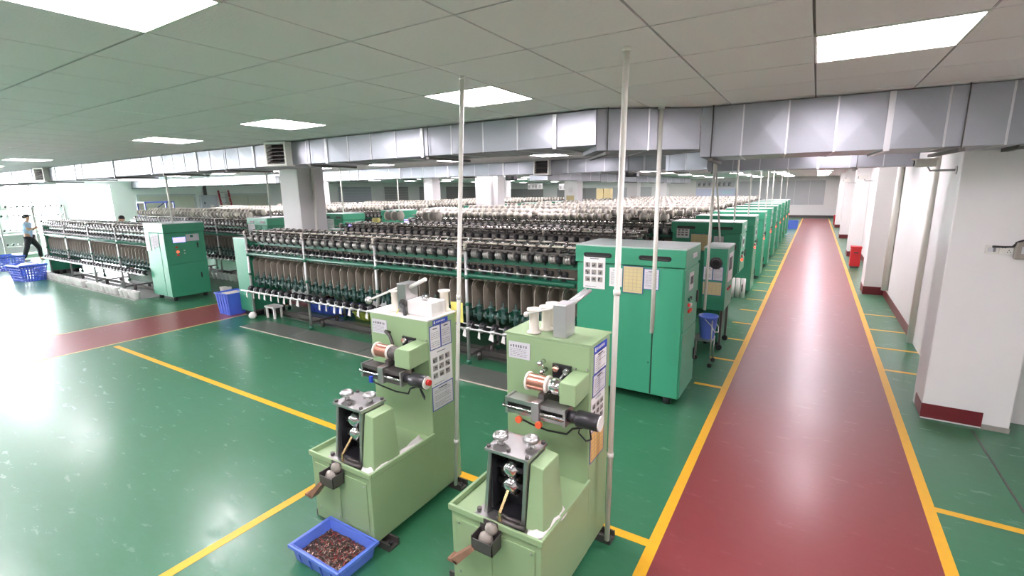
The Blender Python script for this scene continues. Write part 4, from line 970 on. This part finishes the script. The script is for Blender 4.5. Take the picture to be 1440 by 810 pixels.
# ------------------------------------------------------------------ tubs, baskets, bucket, pots
def tub(name, lab, cat, loc, rz, w, d, h, m, taper=.9, t_=.012, ribs_=4, lattice=False):
    t = thing(name, lab, cat, loc, rz)
    bw, bd = w*taper, d*taper
    def wallq(a0, a1, b0, b1, nrm):   # a: bottom pts, b: top pts, outer; thickness inwards
        n = Vector(nrm)*t_; P = [Vector(a0), Vector(a1), Vector(a1)-n, Vector(a0)-n, Vector(b0), Vector(b1), Vector(b1)-n, Vector(b0)-n]; return P
    A = [(-bw/2, -bd/2), (bw/2, -bd/2), (bw/2, bd/2), (-bw/2, bd/2)]; B = [(-w/2, -d/2), (w/2, -d/2), (w/2, d/2), (-w/2, d/2)]
    NR = [(0, -1, 0), (1, 0, 0), (0, 1, 0), (-1, 0, 0)]
    shell = MB()
    shell.box((-bw/2, -bd/2, 0), (bw/2, bd/2, t_))
    for k in range(4):
        k2 = (k+1) % 4
        if not lattice:
            shell.hexa(wallq((*A[k], 0), (*A[k2], 0), (*B[k], h), (*B[k2], h), NR[k]))
        else:
            for u in range(9):
                f = u/8; a = Vector((*A[k], 0)).lerp(Vector((*A[k2], 0)), f); b = Vector((*B[k], h)).lerp(Vector((*B[k2], h)), f); shell.cyl(a, b, .014, n=4, smooth=False)
            for v in (.12, .3, .45, .6, .75, .95):
                a = Vector((*A[k], 0)).lerp(Vector((*B[k], h)), v); b = Vector((*A[k2], 0)).lerp(Vector((*B[k2], h)), v); shell.cyl(a, b, .016 if v < .9 else .03, n=4, smooth=False)
    shell.build('shell', m, t)
    rim = MB(); e = .014
    rim.box((-w/2-e, -d/2-e, h-.02), (w/2+e, -d/2+.004, h)); rim.box((-w/2-e, d/2-.004, h-.02), (w/2+e, d/2+e, h)); rim.box((-w/2-e, -d/2, h-.02), (-w/2+.004, d/2, h)); rim.box((w/2-.004, -d/2, h-.02), (w/2+e, d/2, h)); rim.build('rim', m, t)
    if ribs_ and not lattice:
        for s in (-1, 1):
            for q in range(ribs_):
                x = -bw/2+bw*(q+.5)/ribs_; r_ = MB(); r_.hexa([(x-.006, s*bd/2, .0), (x+.006, s*bd/2, .0), (x+.006, s*(bd/2+.006), .0), (x-.006, s*(bd/2+.006), .0), (x-.006, s*d/2, h-.02), (x+.006, s*d/2, h-.02), (x+.006, s*(d/2+.01), h-.02), (x-.006, s*(d/2+.01), h-.02)]); r_.build('rib', m, t)
    return t
SCRAP_LOC = (-2.36, 1.63, 0)
tub('scrap_bin', 'shallow blue plastic tray full of metal scrap on the floor before the left machine', 'tray', SCRAP_LOC, 0, .44, .29, .11, M_BLUE, .9, .008)
heap = MB(); r = random.Random(4); nx, ny = 22, 15; vs = []; fs = []
for i in range(nx+1):
    for j in range(ny+1):
        x = (i/nx-.5)*.39; y = (j/ny-.5)*.25; vs.append((x, y, .045+.02*math.exp(-((x/.15)**2+(y/.1)**2))+r.uniform(-.004, .006)))
for i in range(nx):
    for j in range(ny): q = i*(ny+1)+j; fs.append((q, q+ny+1, q+ny+2, q+1))
heap.add(vs, fs)
for k in range(900):
    x = r.uniform(-.185, .185); y = r.uniform(-.115, .115); z = .05+.02*math.exp(-((x/.15)**2+(y/.1)**2)); a = r.uniform(0, PI); L = r.uniform(.004, .011)
    dx, dy, dz = math.cos(a)*L, math.sin(a)*L, r.uniform(-.3, .6)*L; mi = r.choices((0, 1, 2), (5, 2, 2))[0] if x < .08 else r.choices((0, 1, 2), (3, 4, 3))[0]
    p = Vector((x, y, z)); d = Vector((dx, dy, dz)); n = Vector((-dy, dx, 0)).normalized()*.0022
    heap.add([p-d-n, p+d-n, p+d+n, p-d+n, p-d-n+Vector((0,0,.003)), p+d-n+Vector((0,0,.003)), p+d+n+Vector((0,0,.003)), p-d+n+Vector((0,0,.003))], [(0,3,2,1),(4,5,6,7),(0,1,5,4),(1,2,6,5),(2,3,7,6),(3,0,4,7)], mi)
tag(heap.build('metal_scrap', [M_SCRAP, M_SCRAP2, M_SCRAP3], None, loc=SCRAP_LOC), 'loose brown and red metal scrap filling the blue tray', 'scrap', None, 'stuff')
tub('plastic_bin', 'upright blue plastic bin beside the end of the first machine row', 'bin', (-9.42, 4.86, 0), 0, .44, .42, .42, M_BLUE2, .86)
tag(MB().box((-.18, -.17, .36), (.18, .17, .395)).build('yarn_waste', M_SPOOL, None, loc=(-9.42, 4.86, 0)), 'pale yarn waste filling the upright blue bin', 'waste', None, 'stuff')
tub('blue_tray', 'wide blue tray on the floor behind the first machine row', 'tray', (-7.7, 5.85, 0), 0, 1.0, .42, .18, M_BLUE2, .92)
tub('green_basin', 'yellow green basin behind the first machine row', 'basin', (-6.75, 5.85, 0), 0, .42, .36, .14, mat('basin_lime', (186, 204, 90), .4), .85)
tub('laundry_basket', 'blue lattice basket with white rags on top, before the end of the left bank', 'basket', (-18.35, 4.08, 0), .1, .8, .56, .45, M_BLUE2, .8, .02, 0, True)
tub('laundry_basket', 'blue lattice basket at the far left edge of the picture', 'basket', (-21.7, 4.38, 0), .1, .9, .62, .45, M_BLUE2, .8, .02, 0, True)
tag(MB().ball((0, 0, 0), .22, 10, sc=(1.3, .9, .4)).ball((.2, .05, .02), .15, 8, sc=(1, 1, .5)).build('rag', M_RAG, None, loc=(-18.35, 4.08, .40)), 'white rags heaped in the lattice basket by the left bank', 'rag')
tub('storage_crate', 'blue crate standing at the far end of the red aisle', 'crate', (-1.0, 30.6, 0), 0, .6, .5, .45, M_BLUE, .95)
# bucket on its stand between the big cabinet and the control box
st = thing('bucket_stand', 'thin steel stand carrying the blue bucket beside the aisle', 'stand', (-1.06, 6.38, 0))
for x in (-.12, .10): 
    for y in (-.12, .12): MB().cyl((x, y, .05), (x, y, .36 if y > 0 else .62), .009, n=6).build('leg', M_STEEL, st); MB().cyl((x, y-.012, .028), (x, y+.012, .028), .028, n=9).build('caster', M_RUBBER, st)
bx((-.13, -.13, .34), (.11, .13, .36)).build('shelf', M_STEEL, st)
bu = thing('bucket', 'blue plastic bucket with a wire handle, beside the big green cabinet', 'bucket', (-1.03, 6.38, .36))
MB().lathe((0, 0, 0), (0, 0, 1), [(0, .08), (.005, .085), (.27, .115), (.275, .122), (.295, .122), (.295, .112), (.02, .08), (.02, .01)], 20, cap=False).lathe((0, 0, 0), (0, 0, 1), [(0, .085), (.012, .085)], 20).build('pail', M_BLUE, bu)
MB().tube([(-.02, -.122, .27), (.06, -.135, .2), (.11, -.13, .12), (.13, 0, .09), (.11, .13, .12), (.06, .135, .2), (-.02, .122, .27)], .005).build('handle', M_WHITE, bu)
for k, x in enumerate((-1.32, -1.22, -1.12)):
    tag(MB().lathe((0, 0, 0), (0, 0, 1), [(0, .045), (.40, .045), (.40, .03), (.39, .03)], 14).build('paper_tube', M_POT, None, loc=(x, 10.85, 0)), 'white tube standing on end by the aisle, %s of three' % ('left', 'middle', 'right')[k], 'tube')
pot = MB().lathe((0, 0, 0), (0, 0, 1), [(0, .05), (.004, .056), (.16, .078), (.168, .078), (.168, .068), (.02, .05), (.02, .005)], 14)
ps = None; rp = random.Random(2)
for k in range(29):
    x = -12.62-k*.212
    if k in (4, 13): continue
    o = pot.build('white_pot', M_POT, None, loc=(x, 4.44+rp.uniform(-.01, .01), 0)) if ps is None else inst(ps, None, (x, 4.44+rp.uniform(-.012, .012), 0))
    ps = ps or o; tag(o, 'white pot, %s from the cabinet, along the foot of the left front row' % nth(k+1), 'pot', 'white pots along the left bank front row')
for k in range(14): tag(inst(ps, None, (-12.62-k*.212, LY+LP-.25, 0)), 'white pot, %s from the cabinet, along the foot of the left second row' % nth(k+1), 'pot', 'white pots along the left bank second row')
for k, (x, y) in enumerate(((-11.3, 5.75), (-11.45, 5.72))): tag(inst(ps, None, (x, y, 0)), 'white pot %s behind the left front cabinet corner' % ('just', 'farther')[k], 'pot')
t = thing('floor_weight', 'pale wrapped weight on the floor at the foot of the first row', 'weight', (-8.62, 4.76, 0)); MB().ball((0, 0, .065), .068, 12).build('wrapped_ball', M_RAG, t)
t = thing('step_stool', 'small white stool under the end of the first machine row', 'stool', (-8.35, 5.02, 0)); bx((-.14, -.1, .20), (.14, .1, .23)).build('seat', M_POT, t)
for x in (-.11, .11):
    for y in (-.07, .07): bx((x-.015, y-.015, 0), (x+.015, y+.015, .20)).build('leg', M_POT, t)
# fire boxes along the right wall
for k, (x, y, z, lab) in enumerate(((.96, 16.3, 0, 'red fire extinguisher box standing on the floor beside the third pilaster'), (.98, 33.9, 0, 'red fire extinguisher box far down the aisle at the right wall'))):
    t = thing('fire_box', lab, 'fire box', (x, y, z)); bx((0, 0, .05), (.24, .3, .58)).build('case', M_REDP, t, bevel=.01); bx((-.01, -.01, .55), (.25, .31, .60)).build('lid', M_REDP, t, bevel=.006); bx((.07, -.014, .42), (.17, -.004, .45)).build('handle', M_BLACK, t); bx((.02, .02, 0), (.22, .28, .05)).build('plinth', M_DARK, t)

# ------------------------------------------------------------------ left wall furniture
t = thing('switch_cabinet', 'grey electrical cabinet on the left wall between two doors', 'cabinet', (XL, 13.85, 1.2)); bx((0, 0, 0), (.25, .85, 1.05)).build('case', M_SHUT, t, bevel=.01); bx((.25, .04, .04), (.262, .81, 1.01)).build('door', M_SHUT, t); bx((.262, .12, .55), (.28, .17, .68)).build('handle', M_BLACK, t); bx((.262, .42, .38), (.268, .62, .52)).build('label_plate', M_WHITE, t)
bx((.05, .25, 1.05), (.12, .40, 1.74)).build('cable_trunk', M_DARK, t)
t = thing('ladder', 'red step ladder leaning between the two beige doors', 'ladder', (XL+.75, 14.75, 0))
for y in (0, .55): MB().hexa([(0, y, 0), (.06, y, 0), (.06, y+.09, 0), (0, y+.09, 0), (-.55, y+.02, 2.5), (-.49, y+.02, 2.5), (-.49, y+.10, 2.5), (-.55, y+.10, 2.5)]).build('stile', mat('ladder_red', (150, 30, 48), .45), t)
for k in range(8): z = .28+.3*k; x = -.55*z/2.5; MB().box((x, .05, z), (x+.07, .6, z+.035)).build('rung', M_BAR, t)
t = thing('steel_rack', 'blue painted steel frame near the beige doors on the left', 'rack', (-24, 9.0, 0))
for x in (0, .7):
    for y in (0, 1.05): bx((x, y, 0), (x+.05, y+.05, 2.02)).build('upright', M_FRAMEB, t)
for z in (.4, 1.2, 1.96): bx((0, 0, z), (.75, 1.1, z+.05)).build('shelf', M_FRAMEB if z > 1.5 else M_WALLG, t)
MB().tube([(.0, .05, 1.25), (.0, 1.05, 1.96)], .02).build('diagonal_brace', M_FRAMEB, t)
cr = thing('yarn_creel', 'white creel rack of coloured yarn bobbins in front of the bright windows', 'rack', (-24.2, 4.9, 0))
for y in (0, .9, 1.8): bx((0, y, 0), (.05, y+.05, 1.95)).build('upright', M_WHITE, cr)
for z in (.5, 1.0, 1.5, 1.85): bx((0, 0, z), (.06, 1.85, z+.03)).build('cross_bar', M_WHITE, cr)
bs = None; mm = [M_DARK, M_GREEN2, M_WHITE, M_DARK, M_WHITE]
bsrc = [MB().lathe((0, 0, 0), (1, 0, .25), [(0, .015), (.02, .036), (.10, .03), (.12, .01)], 8).mesh('creel_bobbin', q) for q in mm]
for j, z in enumerate((.6, 1.1, 1.6, 1.92)):
    for i in range(12):
        o = bpy.data.objects.new('creel_bobbin', bsrc[(i*i+j*3) % 5]); C.objects.link(o); o.location = (-24.14, 4.98+i*.15, z); tag(o, 'small bobbin, %s from the left on the %s bar of the white creel' % (nth(i+1), ('lowest', 'second', 'third', 'top')[j]), 'bobbin', 'creel bobbins on the %s bar' % ('lowest', 'second', 'third', 'top')[j])
# white machine hood by the windows, behind the worker
t = thing('winding_bench', 'pale winding bench beyond the worker at the bright windows', 'bench', (-27.3, 4.4, 0)); bx((0, 0, .75), (.7, 3.2, .82)).build('bench_top', M_WALL, t); bx((.1, .1, .1), (.6, 3.1, .75)).build('bench_body', M_WALL, t)
for y in (.15, 3.05): bx((.05, y-.05, 0), (.65, y+.05, .1)).build('foot', M_DARK, t)

# ------------------------------------------------------------------ hanging signs, boxes at the back
def sign(lab, loc, w, h, n, rz=0, hang=True, base=M_SIGN, ink=M_INK):
    t = thing('hanging_sign' if hang else 'wall_banner', lab, 'sign', loc, rz); bx((0, 0, 0), (w, .02, h)).build('board', base, t)
    m = MB(); r = random.Random(n); s = (w*.9)/n
    for k in range(n):
        x = w*.05+k*s; c = s*.75
        for q in range(3): m.box((x, -.004, h*(.25+.2*q)), (x+c*r.uniform(.7, 1), 0, h*(.25+.2*q)+h*.06))
        m.box((x+c*.45, -.004, h*.2), (x+c*.45+h*.06, 0, h*.8)); 
        if r.random() < .6: m.box((x+c*r.uniform(.1, .2), -.004, h*.2), (x+c*.2+h*.05, 0, h*.6))
    m.build('characters', ink, t)
    if hang:
        for x in (.1, w-.1): MB().cyl((x, .01, h), (x, .01, H-loc[2]), .008, n=5).build('hanging_wire', M_HANGER, t)
    return t
sign('left white hanging sign with four grey characters, far back in the hall', (-15.6, 27.0, 2.32), .95, .36, 4, .35)
sign('right white hanging sign with four grey characters, far back in the hall', (-13.6, 27.4, 2.26), .95, .36, 4, .35)
sign('wide grey wall banner with seven dark characters, far end near the aisle', (-8.4, YF-.06, 2.28), 2.9, .52, 7, 0, False, M_PAPERG, M_INKD)
t = thing('info_board', 'pale blue board under the wide banner on the far wall', 'board', (-8.4, YF-.06, 1.5)); bx((0, 0, 0), (3.1, .03, .7)).build('board', mat('board_blue', (206, 212, 232), .5), t); bx((2.0, -.01, .3), (2.8, 0, .5)).build('cyan_panel', mat('board_cyan', (190, 222, 228), .5), t)
for k in range(4): tag(bx((0, 0, 0), (.5, .5, .55)).build('yellow_carton', mat('carton_yellow', (220, 202, 150), .6), None, loc=(-13.4+.55*(k % 2)*1.0+.0, 33+.0, 1.2+.56*(k//2)), bevel=.01), 'yellow carton %s of the stack at the far back wall' % ('at lower left', 'at lower right', 'at upper left', 'at upper right')[k], 'carton')
t = thing('storage_shelf', 'grey shelf carrying the yellow cartons far back in the hall', 'shelf', (-13.5, 32.95, 0)); bx((0, 0, 1.15), (1.2, .65, 1.2)).build('shelf_board', M_DARK, t)
for x in (0, 1.15):
    for y in (0, .6): bx((x, y, 0), (x+.05, y+.05, 1.15)).build('upright', M_DARK, t)

# ------------------------------------------------------------------ people
def skin_body(name, joints, edges, m, parent=None, sub=2):
    me = bpy.data.meshes.new(name); me.from_pydata([j[0] for j in joints], edges, []); me.materials.append(m)
    o = bpy.data.objects.new(name, me); C.objects.link(o)
    if parent: o.parent = parent
    sk = o.modifiers.new('skin', 'SKIN'); sk.use_smooth_shade = True
    lay = me.skin_vertices[0] if me.skin_vertices else None
    if lay is None:
        bm = bmesh.new(); bm.from_mesh(me); bm.verts.layers.skin.verify(); bm.to_mesh(me); bm.free(); lay = me.skin_vertices[0]
    for i, j in enumerate(joints):
        r = j[1]; lay.data[i].radius = (r, r) if not isinstance(r, tuple) else r; lay.data[i].use_root = (i == 0)
    ss = o.modifiers.new('subd', 'SUBSURF'); ss.levels = sub; ss.render_levels = sub
    return o
def person(lab, loc, rz):
    """facing local +x, slight stride, forearms forward over a bench"""
    t = thing('person', lab, 'person', loc, rz)
    J = [((0, 0, .92), (.13, .15)), ((.0, 0, 1.08), (.11, .14)), ((.02, 0, 1.25), (.12, .16)), ((.03, 0, 1.36), (.09, .12)), ((.05, 0, 1.43), .05), ((.07, 0, 1.48), .055), ((.085, 0, 1.54), (.085, .07)), ((.085, 0, 1.60), (.075, .065))]
    E = [(0, 1), (1, 2), (2, 3), (3, 4), (4, 5), (5, 6), (6, 7)]
    def chain(root, pts):
        p = root
        for q in pts: J.append(q); E.append((p, len(J)-1)); p = len(J)-1
        return p
    hands = []
    for s in (-1, 1):
        st = .14*s
        chain(0, [((.0, .085*s, .86), .09), ((.06+st, .09*s, .48), .062), ((-.02+st*1.5, .095*s, .12), .042), ((.0+st*1.5, .095*s, .05), .04), ((.13+st*1.5, .10*s, .03), .03)])
        h = chain(3, [((.03, .17*s, 1.34), .055), ((.06, .21*s, 1.12), .043), ((.28, .17*s, 1.20), .034), ((.35, .16*s, 1.23), .026), ((.40, .155*s, 1.24), .028)])
        for k, (dx, dy, dz) in enumerate(((.07, .022, .0), (.08, .008, -.004), (.075, -.006, -.006), (.06, -.02, -.008))):
            b = J[h][0]; chain(h, [((b[0]+dx*.55, b[1]+dy, b[2]+dz*.5), .009), ((b[0]+dx, b[1]+dy*1.1, b[2]-.02), .008)])
        b = J[h-1][0]; chain(h-1, [((b[0]+.04, b[1]-.03*s, b[2]+.012), .010), ((b[0]+.07, b[1]-.035*s, b[2]+.0), .009)])
    skin_body('body', J, E, M_SKIN, t)
    SJ = [((.0, 0, .80), (.15, .165)), ((.0, 0, 1.08), (.135, .165)), ((.02, 0, 1.25), (.14, .18)), ((.03, 0, 1.37), (.10, .13)), ((.045, 0, 1.41), .065)]
    SE = [(0, 1), (1, 2), (2, 3), (3, 4)]
    for s in (-1, 1):
        n = len(SJ); SJ += [((.03, .175*s, 1.34), .072), ((.045, .21*s, 1.18), .064)]; SE += [(3, n), (n, n+1)]
    skin_body('shirt', SJ, SE, M_SHIRT, t)
    TJ = [((0, 0, .95), (.14, .155))]; TE = []
    for s in (-1, 1):
        st = .14*s; n = len(TJ); TJ += [((.0, .088*s, .84), .105), ((.06+st, .09*s, .48), .082), ((-.01+st*1.5, .095*s, .10), .066)]; TE += [(0, n), (n, n+1), (n+1, n+2)]
    skin_body('trousers', TJ, TE, M_TROUS, t)
    for s in (-1, 1):
        x = -.0+.14*s*1.5; MB().ball((x+.06, .098*s, .038), .06, 10, sc=(2.1, .75, .65)).build('shoe', M_SHOE, t)
    hb = MB(); hb.ball((.05, 0, 1.605), .092, 14, sc=(1.0, .86, .9)); hb.ball((-.03, 0, 1.57), .05, 10); hb.build('hair', M_HAIR, t)
    fc = MB(); fc.ball((.168, .028, 1.555), .008, 6); fc.ball((.168, -.028, 1.555), .008, 6); fc.build('eyes', M_HAIR, t)
    MB().ball((.175, 0, 1.535), .014, 8, sc=(1, .7, 1.3)).ball((.085, .073, 1.545), .016, 6, sc=(.8, .5, 1.4)).ball((.085, -.073, 1.545), .016, 6, sc=(.8, .5, 1.4)).build('nose_and_ears', M_SKIN, t)
    MB().box((.155, -.02, 1.50), (.163, .02, 1.506)).build('mouth', mat('lips', (168, 96, 90), .5), t)
    return t
person('person in a light blue shirt and black trousers working at the left machine end', (-23.9, 5.52, 0), 1.15)
person('dark haired person mostly hidden behind the left front machine row', (-17.8, 6.25, 0), -.6)
